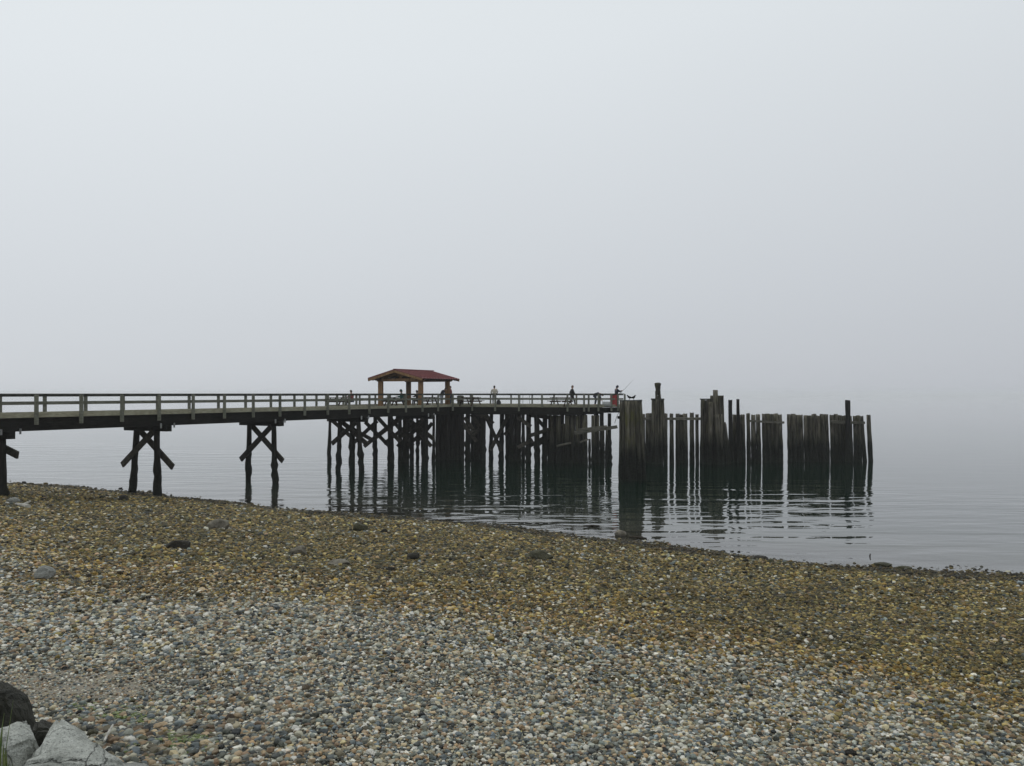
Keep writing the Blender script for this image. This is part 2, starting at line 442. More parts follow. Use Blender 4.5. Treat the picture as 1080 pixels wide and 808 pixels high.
    a = me.attributes.new('prot', 'FLOAT_VECTOR', 'POINT'); a.data.foreach_set('vector', Rt.ravel())
    a = me.attributes.new('pvar', 'INT', 'POINT'); a.data.foreach_set('value', V.astype(np.int32))
    a = me.attributes.new('tint', 'FLOAT_COLOR', 'POINT')
    a.data.foreach_set('color', np.concatenate([np.clip(C, 0, 1), np.ones((n, 1))], 1).ravel())
    o = bpy.data.objects.new('beach_pebbles', me); col.objects.link(o)
    tag(o, 'rounded grey, tan and brown pebbles covering the whole beach', 'pebbles', kind='stuff')
    t = NT('pebble stone')
    at = t.n('ShaderNodeAttribute', attribute_type='INSTANCER', attribute_name='tint')
    v = t.coord()
    nz = t.noise(v, 55, 3, .65); n2 = t.noise(v, 260, 2, .6)
    k = t.math('ADD', t.math('MULTIPLY', nz, .7), t.math('ADD', t.math('MULTIPLY', n2, .3), .5))
    hs = t.n('ShaderNodeHueSaturation'); t.l(at.outputs['Color'], hs.inputs['Color']); t.l(k, hs.inputs['Value'])
    hs.inputs['Saturation'].default_value = 1.0
    t.col(hs.outputs[0]); t.rough(.7); t.b.inputs['Specular IOR Level'].default_value = .35
    t.bump(n2, .3, .004)
    ng = bpy.data.node_groups.new('scatter pebbles', 'GeometryNodeTree')
    ng.interface.new_socket('Geometry', in_out='INPUT', socket_type='NodeSocketGeometry')
    ng.interface.new_socket('Geometry', in_out='OUTPUT', socket_type='NodeSocketGeometry')
    N = ng.nodes.new; L = ng.links.new
    gi = N('NodeGroupInput'); go = N('NodeGroupOutput')
    join = N('GeometryNodeJoinGeometry')
    for s in range(6):
        ico = N('GeometryNodeMeshIcoSphere'); ico.inputs['Radius'].default_value = 1; ico.inputs['Subdivisions'].default_value = 3
        sp = N('GeometryNodeSetPosition'); pos = N('GeometryNodeInputPosition')
        nt = N('ShaderNodeTexNoise'); nt.noise_dimensions = '4D'; nt.inputs['W'].default_value = s*5.3
        nt.inputs['Scale'].default_value = .95; nt.inputs['Detail'].default_value = 1.5
        sub = N('ShaderNodeVectorMath'); sub.operation = 'SUBTRACT'; sub.inputs[1].default_value = (.5, .5, .5)
        sca = N('ShaderNodeVectorMath'); sca.operation = 'SCALE'; sca.inputs['Scale'].default_value = 1.5
        L(pos.outputs[0], nt.inputs['Vector']); L(nt.outputs['Color'], sub.inputs[0]); L(sub.outputs[0], sca.inputs[0])
        L(ico.outputs[0], sp.inputs['Geometry']); L(sca.outputs[0], sp.inputs['Offset'])
        ss = N('GeometryNodeSetShadeSmooth'); L(sp.outputs[0], ss.inputs[0])
        sm = N('GeometryNodeSetMaterial'); sm.inputs['Material'].default_value = t.m; L(ss.outputs[0], sm.inputs[0])
        g2 = N('GeometryNodeGeometryToInstance'); L(sm.outputs[0], g2.inputs[0]); L(g2.outputs[0], join.inputs[0])
    ip = N('GeometryNodeInstanceOnPoints'); ip.inputs['Pick Instance'].default_value = True
    def attr(nm, ty):
        q = N('GeometryNodeInputNamedAttribute'); q.data_type = ty; q.inputs['Name'].default_value = nm; return q.outputs[0]
    L(gi.outputs[0], ip.inputs['Points']); L(join.outputs[0], ip.inputs['Instance'])
    L(attr('pvar', 'INT'), ip.inputs['Instance Index'])
    er = N('FunctionNodeEulerToRotation'); L(attr('prot', 'FLOAT_VECTOR'), er.inputs[0]); L(er.outputs[0], ip.inputs['Rotation'])
    L(attr('psize', 'FLOAT_VECTOR'), ip.inputs['Scale']); L(ip.outputs[0], go.inputs[0])
    me.materials.append(t.m)
    md = o.modifiers.new('scatter', 'NODES'); md.node_group = ng
pebbles()

# ------------------------------------------------------------------ the pier
pier = empty('pier', UV(0, 0, 0), 'long timber pier on dark crossed piles running from the beach to a wide pier head', 'pier')
A_, B_, C_ = (35.2, 0), (37.8, -11.3), (42.1, -12.9)
ZD = E-1.07
def deck():
    outline = [(-16, 0), A_, B_, C_, (42.1, 7), (27.5, 7), (27.5, 2.84), (-16, 2.84)]
    bm = bmesh.new()
    vt = [bm.verts.new(UV(u, v, ZD)) for u, v in outline]
    f = bm.faces.new(vt)
    r = bmesh.ops.extrude_face_region(bm, geom=[f])
    for g in r['geom']:
        if isinstance(g, bmesh.types.BMVert): g.co.z -= .09
    bmesh.ops.triangulate(bm, faces=[f for f in bm.faces if len(f.verts) > 4])
    build('deck', bm, M['deck'], pier)
deck()
def board(name, a, b, z, w, h, mat, parent, side=0.0):
    a = Vector(a); b = Vector(b); d, s, t = frame(b-a)
    bm = bmesh.new(); off = s*side
    beam(bm, Vector((a.x, a.y, z))+off, Vector((b.x, b.y, z))+off, w, h)
    return build(name, bm, mat, parent)
def railing(a, b, posts, side, low=1.48):
    """a, b in uv; posts as fractions of the run; side = +1/-1, the outer side."""
    a = UV(*a); b = UV(*b); d, s, t = frame(b-a)
    rl = empty('railing', (a.x, a.y, ZD), None, None); rl.parent = pier
    rl.matrix_basis = Matrix.Translation((a.x-pier.location.x, a.y-pier.location.y, ZD-pier.location.z))
    board('top_rail', a-d*.1, b+d*.1, E-.03, .17, .045, M['rail_top'], rl)
    board('rail_board', a, b, E-.105, .045, .095, M['rail_top'], rl, side*.03)
    board('mid_rail', a, b, E-.47, .045, .13, M['rail'], rl, side*.03)
    board('kerb', a, b, E-1.035, .06, .20, M['kerb'], rl, side*.05)
    for f in posts:
        p = a.lerp(b, f)+s*side*.145
        bm = bmesh.new(); beam(bm, Vector((p.x, p.y, E-low)), Vector((p.x, p.y, E-.056)), .15, .12, .004)
        build('post', bm, M['rail'], rl)
    return rl
L0 = 51.2
railing((-16, 0), A_, [(16+2.2*i)/L0 for i in range(-7, 17)], 1)
railing((-16, 2.84), (27.5, 2.84), [(16+2.2*i)/43.5 for i in range(-7, 13)], -1)
def fr_px(a, b, pxs):
    A, B = UV(*a), UV(*b); out = []
    for p in pxs:
        t = (p-540)/F
        out.append((t*A.y-A.x)/((B.x-A.x)-t*(B.y-A.y)))
    return out
railing(A_, B_, fr_px(A_, B_, [478.2, 498.7, 522.8, 547.8, 572.1, 598.9, 616.4]), 1)
railing(B_, C_, fr_px(B_, C_, [619.5, 629.8, 643.5, 650.4, 657.6]), 1)
railing(C_, (42.1, 7), [i/9 for i in range(1, 10)], 1)
railing((42.1, 7), (27.5, 7), [i/7 for i in range(1, 8)], 1)
railing((27.5, 7), (27.5, 2.84), [.5], 1)
# stringers under the deck
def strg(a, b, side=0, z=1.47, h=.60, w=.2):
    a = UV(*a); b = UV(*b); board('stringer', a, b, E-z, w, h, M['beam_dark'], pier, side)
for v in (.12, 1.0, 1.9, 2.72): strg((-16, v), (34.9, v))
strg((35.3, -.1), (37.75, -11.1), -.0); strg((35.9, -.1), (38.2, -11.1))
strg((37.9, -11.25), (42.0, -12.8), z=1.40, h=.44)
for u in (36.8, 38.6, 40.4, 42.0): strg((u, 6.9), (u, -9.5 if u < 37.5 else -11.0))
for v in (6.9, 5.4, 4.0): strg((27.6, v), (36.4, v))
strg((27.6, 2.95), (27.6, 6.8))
# trestle bents
def leg(parent, top, bot, r=.17, mat='pile_black', mussel=.14, name='pile'):
    bm = pile_bm(top, bot, r*1.05, r*.95, 10, .022, .02, mussel)
    return build(name, bm, M[mat], parent, True)
for k in range(-2, 5):
    i = -.55+3.78*(k+0); u = i*2.2
    bent = empty('trestle_bent', UV(u, 0), None, None); bent.parent = pier
    bent.matrix_basis = Matrix.Translation(UV(u, 0)-pier.location)
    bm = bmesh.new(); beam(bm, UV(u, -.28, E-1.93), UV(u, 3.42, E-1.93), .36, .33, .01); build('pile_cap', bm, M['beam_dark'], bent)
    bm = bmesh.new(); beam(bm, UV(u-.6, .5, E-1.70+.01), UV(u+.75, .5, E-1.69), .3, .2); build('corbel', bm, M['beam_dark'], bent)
    tn, bn, tf, bf, zb, en, ef = {0: (.55, .5, 2.5, 2.9, 2.9, -.35, 3.2), 1: (.74, .66, 2.48, 3.0, 1.68, -.3, 3.45), 2: (.42, .28, 2.65, 2.82, 1.40, -.12, 3.2),
                                  3: (.53, -.1, 2.27, 2.57, 2.0, -.15, 2.85)}.get(k if k >= 0 else 9, (.5, .4, 2.45, 2.8, 2.0, -.2, 3.1))
    z0 = min(bz(*UV(u, 1.5)[:2])-.8, -.5)
    rl_ = .2 if k == 0 else .17
    leg(bent, UV(u, tn, E-2.08), UV(u, bn, z0), rl_); leg(bent, UV(u, tf, E-2.08), UV(u, bf, z0), rl_)
    zt = E-2.12
    bm = bmesh.new(); beam(bm, UV(u-.24, tn, zt), UV(u-.24, ef, zb), .1, .34, .008); build('brace', bm, M['brace'], bent)
    bm = bmesh.new(); beam(bm, UV(u+.24, tf+.05, zt), UV(u+.24, en, zb), .1, .34, .008); build('brace', bm, M['brace'], bent)
    for uu in (-.35, .55):
        bm = bmesh.new(); p = UV(u+uu, -.09 if uu < 0 else .0, E-1.78)
        beam(bm, p-Vector((0, 0, .12)), p+Vector((0, 0, .14)), .09, .03); build('bracket', bm, M['plate'], bent)
# piles below the pier head, (pixel column, distance, width in px, material)
head = [(348, 67.2, 3.4, 'pile_black'), (371.5, 66.8, 6.0, 'pile_black'), (395.8, 67.5, 4.2, 'pile_black'), (411.5, 67, 6.0, 'pile_black'),
        (421.5, 67, 4.6, 'pile_black'), (426.5, 69, 3.6, 'pile_black'), (434.2, 70, 4.4, 'pile_black'), (440, 72, 3.2, 'pile_black'), (446.5, 69, 6.0, 'pile_black'), (449.8, 71, 4.0, 'pile_black'),
        (457.6, 68.4, 3.0, 'pile_black'), (493.5, 69, 5.4, 'pile_char'), (502.6, 69.5, 5.6, 'pile_black'), (510, 68.6, 5.0, 'pile_black'),
        (518.5, 71, 3.8, 'pile_black'), (529.5, 69.6, 5.0, 'pile_black'), (540, 67.6, 5.2, 'pile_char'), (544.3, 68.6, 4.5, 'pile_char'), (547.8, 67.6, 4.6, 'pile_char'),
        (557.6, 67.2, 5.4, 'pile_black'), (566.0, 67, 6.0, 'pile_black'), (575, 67.6, 5.6, 'pile_black'), (585, 69.2, 5, 'pile_black'),
        (593, 70, 5, 'pile_char'), (601, 69.6, 5, 'pile_black'), (611, 69.5, 6, 'pile_char'), (628.8, 67.6, 5.5, 'pile_black'), (642.6, 68.0, 4.0, 'pile_black')]
for px, Y, w, m in head:
    x = (px-540)/F*Y
    leg(pier, Vector((x, Y, E-1.70)), Vector((x+R.uniform(-.12, .12), Y, -2.5)), w/2*Y/F*.96, m, .13, 'head_pile')
for k, px in enumerate((430.5, 499, 506.5, 534, 537.2, 551.8, 580.5, 597.5, 605.5, 615, 634.5)):
    Y = 72.5+R.uniform(-.8, 2.4); x = (px-540)/F*Y
    leg(pier, Vector((x, Y, E-1.66)), Vector((x+R.uniform(-.2, .2), Y, -2.5)), R.uniform(.15, .21), 'pile_char', .12, 'head_pile')
# dense bundle of piles left of centre under the head
for k in range(11):
    px = 461.5+k*2.62; Y = 68.9+.5*(k % 2)-k*.02
    leg(pier, Vector(((px-540)/F*Y, Y, E-1.62)), Vector(((px-540)/F*Y, Y, -2.5)), .175, 'pile_char', .05, 'head_pile')
def pbrace(x0, y0, x1, y1, Y, w=.32, m='brace'):
    bm = bmesh.new(); beam(bm, W(x0, y0, Y), W(x1, y1, Y+.1), .1, w, .01); build('cross_brace', bm, M[m], pier)
for q in ((396, 438, 422, 466, 66.4), (421, 441, 384, 471, 66.6), (428, 440, 455, 471, 68.3), (449, 444, 419, 471, 68.5), (359, 445, 396, 466, 67.8), (385, 445, 410, 470, 68.3),
          (511, 436, 529, 476, 69.0), (537, 437, 517, 475, 69.2), (546, 440, 560, 450, 66.8), (546, 472, 562, 464, 66.8), (557, 460, 592, 449, 66.6), (488, 446, 503, 466, 68.6), (500, 455, 490, 440, 68.6),
          (497, 437, 506, 450, 68.2), (489, 470, 506, 452, 68.9), (503, 437, 517, 442, 68.0), (512, 437, 520, 447, 68.4), (532, 459, 548, 440, 70), (560, 438, 590, 441.5, 66.9), (556, 472, 580, 458, 69.5),
          (396, 462, 425, 440, 69.4), (346, 440, 372, 462, 68.2), (372, 468, 398, 444, 67.6), (405, 468, 436, 444, 70.4), (440, 466, 456, 446, 70.6), (430, 470, 447, 455, 71), (566, 470, 592, 452, 70.6), (412, 441, 436, 470, 71.4),
          (582, 452.5, 610, 456, 66.9),
          (566, 441, 584, 462, 69.9), (466, 440, 492, 452, 69.8)):
    pbrace(*q)
# fender piles, weathered, in front of the right-hand half of the head
for px, w, top, Y in ((582.2, 4.4, 439.0, 66.2), (589.2, 5.4, 438, 66.1), (598.6, 5.0, 438.5, 66), (603.6, 5.0, 437.6, 65.8), (609.6, 5.2, 438.4, 65.7), (616.8, 5.6, 437.6, 65.5),
                      (625.8, 4.0, 438.2, 66.0), (630.2, 4.0, 437.8, 66.4), (635.6, 4.0, 453.0, 66.6), (640.0, 3.0, 451.5, 67.0), (594.3, 4.0, 447, 66.4), (621.8, 2.4, 463, 66)):
    a = W(px, top, Y); bm = pile_bm(a, Vector((a.x+R.uniform(-.05, .05), Y, -2.5)), w/2*Y/F*1.05, w/2*Y/F*.97, 10, .02, .06, .05)
    build('fender_pile', bm, M['pile_grey'], pier, True)
for (x0, y0, x1, y1, w) in ((606, 456.4, 651, 450.2, .26), (610, 453.4, 640, 449.3, .16), (587, 470.5, 602, 467.2, .12), (612, 466.5, 620, 463.5, .12)):
    bm = bmesh.new(); beam(bm, W(x0, y0, 65.0), W(x1, y1, 64.8), .2, w, .03)
    bmesh.ops.subdivide_edges(bm, edges=bm.edges, cuts=2)
    for v in bm.verts: v.co += Vector((R.uniform(-.02, .02), 0, R.uniform(-.03, .03)))
    build('fender_rail', bm, M['waler'], pier)

# ------------------------------------------------------------------ shelter on the pier head
sh = empty('shelter', UV(33.5, 2.7, ZD), 'open picnic shelter with a red metal gable roof on four brown cedar posts', 'shelter')
zr, ze = E+1.98, E+1.27
u0, u1 = 30.8, 36.25
bm = bmesh.new()
for sgn in (-1, 1):
    nr = 14
    for k in range(nr):      # standing seam panels
        ua = u0+(u1-u0)*k/nr; ub = u0+(u1-u0)*(k+1)/nr
        a, b = UV(ua, 2.7, zr), UV(ub, 2.7, zr); c, d = UV(ub, 2.7+sgn*2.82, ze), UV(ua, 2.7+sgn*2.82, ze)
        q = [a, b, c, d]
        vv = [bm.verts.new(p) for p in q]+[bm.verts.new(p-Vector((0, 0, .06))) for p in q]
        for f in ((0, 1, 2, 3), (7, 6, 5, 4), (0, 4, 5, 1), (1, 5, 6, 2), (2, 6, 7, 3), (3, 7, 4, 0)): bm.faces.new([vv[i] for i in f])
        beam(bm, a+Vector((0, 0, .02)), d+Vector((0, 0, .02)), .035, .05)
rf = build('roof', bm, M['red_roof'], sh)
bm = bmesh.new(); beam(bm, UV(u0-.03, 2.7, zr+.03), UV(u1+.03, 2.7, zr+.03), .24, .06); build('ridge_cap', bm, M['red_roof'], rf)
for sgn in (-1, 1):
    for uu, nm in ((u0+.02, 'barge_board'), (u1-.02, 'barge_board')):
        bm = bmesh.new(); beam(bm, UV(uu, 2.7, zr-.15), UV(uu, 2.7+sgn*2.8, ze-.15), .07, .2); build(nm, bm, M['cedar'], sh)
    bm = bmesh.new(); beam(bm, UV(u0+.2, 2.7+sgn*2.1, ze-.05), UV(u1-.2, 2.7+sgn*2.1, ze-.05), .26, .28); build('eave_beam', bm, M['cedar_dark'], sh)
    for k in range(7):
        uu = u0+.45+k*(u1-u0-.9)/6
        bm = bmesh.new(); beam(bm, UV(uu, 2.72, zr-.16), UV(uu, 2.7+sgn*2.7, ze-.12), .09, .14); build('rafter', bm, M['cedar_dark'], sh)
for uu in (31.6, 35.5):
    bm = bmesh.new(); beam(bm, UV(uu, .25, ze-.14), UV(uu, 5.15, ze-.14), .2, .24); build('tie_beam', bm, M['cedar'], sh)
    bm = bmesh.new(); beam(bm, UV(uu, 2.7, ze-.02), UV(uu, 2.7, zr-.2), .18, .18); build('king_post', bm, M['cedar'], sh)
    for s2 in (-1, 1):
        bm = bmesh.new(); beam(bm, UV(uu, 2.7, zr-.33), UV(uu, 2.7+s2*2.3, ze+.0), .14, .17); build('truss_chord', bm, M['cedar'], sh)
        bm = bmesh.new(); beam(bm, UV(uu, 2.7, ze+.1), UV(uu, 2.7+s2*.6, ze+.36), .1, .1); build('strut', bm, M['cedar'], sh)
    for vv in (.62, 4.8):
        bm = bmesh.new()
        beam(bm, UV(uu, vv, ZD), UV(uu, vv, ze-.26), .40, .40, .008)
        build('post', bm, M['cedar'], sh)
        for s2 in (-1, 1):
            pass

# ------------------------------------------------------------------ furniture on the pier head
def table(px, v, label, rz_add=0.0, mat='bench'):
    u = u_at(px, v); p = UV(u, v, ZD)
    t = empty('picnic_table', p, label, 'picnic table', 'picnic tables on the pier', math.atan2(.869, .495)+rz_add)
    def B(nm, a, b, w, h):
        bm = bmesh.new(); beam(bm, Vector(a), Vector(b), w, h); return build(nm, bm, M[mat], t, world=False)
    for k in range(4):
        B('top_plank', (-.9, -.28+.19*k, .74), (.9, -.28+.19*k, .74), .17, .045)
    for s in (-1, 1):
        B('seat', (-.9, s*.68, .45), (.9, s*.68, .45), .27, .045)
        B('seat_beam', (s*.6, -.8, .40), (s*.6, .8, .40), .05, .09)
        for q in (-1, 1): B('leg', (s*.66, q*.25, .71), (s*.66, q*.62, .0), .05, .1)
    return t
table(357, 6.0, 'picnic table behind the railing left of the red-roofed shelter')
table(416, 3.9, 'picnic table under the left half of the shelter roof', .2)
table(451, 2.3, 'brown picnic table under the right half of the shelter roof')
table(496, -1.6, 'dark picnic table standing in the open just right of the shelter', 1.4)
table(592, -9.2, 'brown picnic table beside the walking person near the end of the pier head', 1.45)
# litter bin beside the shelter
bm = bmesh.new(); p = UV(u_at(485.6, -.6), -.6, ZD)
tube(bm, [p+Vector((0, 0, z)) for z in (0, .05, .8, .84, .9)], [.24, .27, .29, .31, .2], 16)
solo('litter_bin', bm, M['rail'], 'grey round litter bin just right of the shelter on the pier', 'bin')
# red drum
red = plain('red painted steel', (.34, .035, .035), .45, .2)
p = W(647.4, 430, 67.6); p.z = ZD
dr = empty('drum', p, 'tall red drum standing behind the railing at the right end of the pier', 'drum')
bm = bmesh.new()
zz = [0, .03, .3, .33, .36, .62, .65, .68, .93, .97]; rr = [.3, .32, .32, .34, .32, .32, .34, .32, .32, .30]
tube(bm, [Vector((0, 0, z)) for z in zz], rr, 20); build('barrel', bm, red, dr, world=False)
bm = bmesh.new(); tube(bm, [Vector((0, 0, .965)), Vector((0, 0, .995))], [.33, .33], 20); build('lid', bm, M['rail_top'], dr, world=False)
# crate near the angler, ladder hoops
bm = bmesh.new(); p = W(640.0, 428, 66.6)
crate_mat = plain('grey plastic', (.24, .25, .24), .6, .1)
for k in range(5):
    for (a, b) in (((-.35, -.2), (.35, -.2)), ((-.35, .2), (.35, .2)), ((-.35, -.2), (-.35, .2)), ((.35, -.2), (.35, .2))):
        beam(bm, Vector((p.x+a[0], p.y+a[1], ZD+.05+.075*k)), Vector((p.x+b[0], p.y+b[1], ZD+.05+.075*k)), .03, .055)
beam(bm, Vector((p.x-.35, p.y, ZD+.02)), Vector((p.x+.35, p.y, ZD+.02)), .4, .02)
solo('crate', bm, crate_mat, 'grey slatted crate on the deck left of the red drum', 'crate')
lad = empty('ladder', W(555, 430, 72), 'thin metal ladder hoops rising over the far edge of the pier head', 'ladder'); lad.location.z = ZD
for s in (-1, 1):
    for q in (-1, 1):
        bm = bmesh.new(); x = s*.42+q*.12
        tube(bm, [Vector((x, 0, -.3)), Vector((x, 0, .93)), Vector((x, .1, 1.0)), Vector((x, .5, 1.0))], [.025]*4, 8); build('handrail', bm, M['plate'], lad, world=False)
    bm = bmesh.new(); tube(bm, [Vector((s*.42-.12, 0, .5)), Vector((s*.42+.12, 0, .5))], [.02]*2, 8); build('rung', bm, M['plate'], lad, world=False)

# ------------------------------------------------------------------ people
SK = plain('skin', (.42, .25, .18), .6, .08)
def cloth(n, c): return plain(n, c, .85, .15, 30)
def skin_mesh(name, verts, edges, rads, mat, parent, root=0, extra=None):
    me = bpy.data.meshes.new(name); me.from_pydata([Vector(v) for v in verts], edges, [])
    o = bpy.data.objects.new(name, me); col.objects.link(o)
    bpy.context.view_layer.objects.active = o
    md = o.modifiers.new('skin', 'SKIN')
    if not me.skin_vertices: me.attributes  # the modifier adds the layer
    sv = me.skin_vertices[0].data
    for i, r in enumerate(rads):
        r = r if isinstance(r, tuple) else (r, r)
        sv[i].radius = r; sv[i].use_root = (i == root)
    s = o.modifiers.new('sub', 'SUBSURF'); s.levels = 2; s.render_levels = 2
    dg = bpy.context.evaluated_depsgraph_get()
    nm = bpy.data.meshes.new_from_object(o.evaluated_get(dg))
    bpy.data.objects.remove(o)
    bm = bmesh.new(); bm.from_mesh(nm)
    if extra: extra(bm)
    return build(name, bm, mat, parent, True, world=False)
def person(loc, rz, label, J, top, trousers, hair, group=None, hood=False, scale=1.0):
    """J overrides joints; facing +y locally."""
    p = dict(pel=(0, 0, .95), spine=(0, 0, 1.15), chest=(0, .01, 1.34), neck=(0, .01, 1.47), head=(0, .03, 1.60),
             sL=(-.19, 0, 1.40), eL=(-.26, 0, 1.12), wL=(-.27, .08, .88), sR=(.19, 0, 1.40), eR=(.26, 0, 1.12), wR=(.27, .08, .88),
             hL=(-.1, 0, .90), kL=(-.11, .03, .5), aL=(-.11, 0, .09), tL=(-.12, .15, .04), hR=(.1, 0, .90), kR=(.11, .03, .5), aR=(.11, 0, .09), tR=(.12, .15, .04))
    p.update(J); p = {k: Vector(v)*scale for k, v in p.items()}
    r = empty('person', loc, label, 'person', group, rz)
    names = list(p)
    rad = dict(pel=.13, spine=.115, chest=(.13, .10), neck=.055, head=.075, sL=.06, eL=.042, wL=.028, sR=.06, eR=.042, wR=.028, hL=.085, kL=.055, aL=.038, tL=.035, hR=.085, kR=.055, aR=.038, tR=.035)
    V = [p[n] for n in names]; Rd = [rad[n] for n in names]; ix = {n: i for i, n in enumerate(names)}
    Ed = [(ix[a], ix[b]) for a, b in (('pel', 'spine'), ('spine', 'chest'), ('chest', 'neck'), ('neck', 'head'), ('chest', 'sL'), ('sL', 'eL'), ('eL', 'wL'), ('chest', 'sR'), ('sR', 'eR'), ('eR', 'wR'),
          ('pel', 'hL'), ('hL', 'kL'), ('kL', 'aL'), ('aL', 'tL'), ('pel', 'hR'), ('hR', 'kR'), ('kR', 'aR'), ('aR', 'tR'))]
    hands = []
    for sd in 'LR':
        w, e = p['w'+sd], p['e'+sd]; d, s, t = frame(w-e)
        palm = w+d*.08; V.append(palm); Rd.append((.035, .02)); pi = len(V)-1; Ed.append((ix['w'+sd], pi))
        hands.append((palm, w, d, s, t))
    def extra(bm):
        # fingers: five short bent chains rooted in each palm
        for palm, w, d, s, t in hands:
            for j in range(5):
                o = (j-1.5)*.017
                ln = (.07, .08, .085, .075, .06)[j]
                if j == 4:
                    a = w+d*.04+s*.03; b = a+d*.03+s*.035; c = b+d*.03-t*.01
                else:
                    a = palm+d*.01+s*o; b = a+d*ln*.5-t*.008; c = b+d*ln*.38-t*.03
                tube(bm, [a, b, c], [.0095, .009, .0065], 6)
        # head: skull with brow, nose and chin, ears, eyes
        hc = p['head']; hd = (p['head']-p['neck']).normalized()
        b2 = bmesh.new(); bmesh.ops.create_uvsphere(b2, u_segments=20, v_segments=14, radius=1)
        for v in b2.verts:
            x, y, z = v.co
            jaw = 1-.28*max(0, -z)
            q = Vector((x*.078*jaw, y*.098*(1-.1*max(0, -z)), z*.122))
            if y > .6 and abs(x) < .22 and -.35 < z < .15: q.y += .022
            if y > .5 and .05 < z < .3 and .2 < abs(x) < .5: q.y -= .010
            if y > .6 and -.55 < z < -.42 and abs(x) < .4: q.y += .006
            if abs(x) > .93 and abs(z) < .3: q.x *= 1.16
            v.co = q
        rot = Vector((0, 0, 1)).rotation_difference((hd+Vector((0, 0, .6))).normalized()).to_matrix().to_4x4()
        bmesh.ops.transform(b2, matrix=Matrix.Translation(hc+hd*.03) @ rot, verts=b2.verts)
        tmp = bpy.data.meshes.new('tmp'); b2.to_mesh(tmp); b2.free(); bm.from_mesh(tmp); bpy.data.meshes.remove(tmp)
    skin_mesh('body', V, Ed, Rd, SK, r, ix['pel'], extra)
    g = 1.22
    def sub(keys, edges, nm, mat, rads, root=0):
        vs = [p[k] for k in keys]
        skin_mesh(nm, vs, [(keys.index(a), keys.index(b)) for a, b in edges], rads, mat, r, root)
    for sd in 'LR':      # sleeves stop short of the wrist
        p['c'+sd] = p['e'+sd].lerp(p['w'+sd], .88)
        p['q'+sd] = p['k'+sd].lerp(p['a'+sd], .9)
    p['collar'] = p['chest'].lerp(p['neck'], .75); p['hem'] = p['pel']+(p['pel']-p['spine'])*.25
    ks = ['spine', 'hem', 'chest', 'collar', 'sL', 'eL', 'cL', 'sR', 'eR', 'cR']
    sub(ks, [('hem', 'spine'), ('spine', 'chest'), ('chest', 'collar'), ('chest', 'sL'), ('sL', 'eL'), ('eL', 'cL'), ('chest', 'sR'), ('sR', 'eR'), ('eR', 'cR')], 'jacket', top,
        [.155, .165, (.17, .135), .075, .085, .062, .05, .085, .062, .05])
    ks = ['pel', 'hL', 'kL', 'qL', 'hR', 'kR', 'qR']
    sub(ks, [('pel', 'hL'), ('hL', 'kL'), ('kL', 'qL'), ('pel', 'hR'), ('hR', 'kR'), ('kR', 'qR')], 'trousers', trousers, [.145, .105, .078, .062, .105, .078, .062])
    # shoes
    shoe = M['beam_dark']
    for sd in 'LR':
        bm = bmesh.new(); a = p['a'+sd]; t_ = p['t'+sd]
        tube(bm, [a+(a-t_)*.25-Vector((0, 0, .04)), a-Vector((0, 0, .02)), t_, t_+(t_-a)*.15], [.035, .052, .046, .02], 8)
        build('shoe', bm, shoe, r, True, world=False)
    # hair or hood: a cap over the skull
    hc = p['head']; hd = (p['head']-p['neck']).normalized()
    bm = bmesh.new(); bmesh.ops.create_uvsphere(bm, u_segments=18, v_segments=12, radius=1)
    bmesh.ops.delete(bm, geom=[v for v in bm.verts if v.co.z < (-.75 if v.co.y < 0 else .25-.0) - (.5 if hood else 0)*(v.co.y < .55)], context='VERTS')
    for v in bm.verts: v.co = Vector((v.co.x*.09, v.co.y*.11-.004, v.co.z*.134))*(1.18 if hood else 1)
    rot = Vector((0, 0, 1)).rotation_difference((hd+Vector((0, 0, .6))).normalized()).to_matrix().to_4x4()
    bmesh.ops.transform(bm, matrix=Matrix.Translation(hc+hd*.03) @ rot, verts=bm.verts)
    o = build('hood' if hood else 'hair', bm, top if hood else hair, r, True, world=False)
    sm = o.modifiers.new('thick', 'SOLIDIFY'); sm.thickness = .012
    return r
HB = plain('dark hair', (.025, .018, .013), .6); HG = plain('brown hair', (.09, .05, .03), .6)
navy = cloth('navy cloth', (.02, .026, .045)); black = cloth('black cloth', (.014, .014, .016)); cream = cloth('cream cloth', (.42, .39, .32))
grey = cloth('grey cloth', (.2, .2, .19)); ltgrey = cloth('light grey cloth', (.42, .44, .47)); redc = cloth('red cloth', (.17, .045, .04)); teal = cloth('teal cloth', (.03, .12, .1)); denim = cloth('denim', (.035, .045, .07))
def at(px, v):
    return UV(u_at(px, v), v, ZD)
def headpt(px, Y): q = W(px, 415, Y); q.z = ZD; return q
# standing in a cream jacket, seen from behind
person(headpt(521.4, 68.9), math.radians(5), 'person in a cream jacket and grey trousers standing at the railing right of the shelter', dict(eL=(-.28, .05, 1.14), wL=(-.2, .24, 1.08), eR=(.28, .05, 1.14), wR=(.2, .24, 1.08)), cream, grey, HB)
# walking, all in black
person(headpt(603.4, 67.6), math.radians(-80), 'person in black walking toward the right end of the pier head', dict(kL=(-.1, .22, .52), aL=(-.1, .28, .11), tL=(-.1, .42, .09), kR=(.1, -.05, .49), aR=(.1, -.36, .16), tR=(.1, -.28, .05), eL=(-.26, -.12, 1.14), wL=(-.26, -.08, .88), eR=(.26, .1, 1.13), wR=(.24, .26, .93)), black, black, HG)
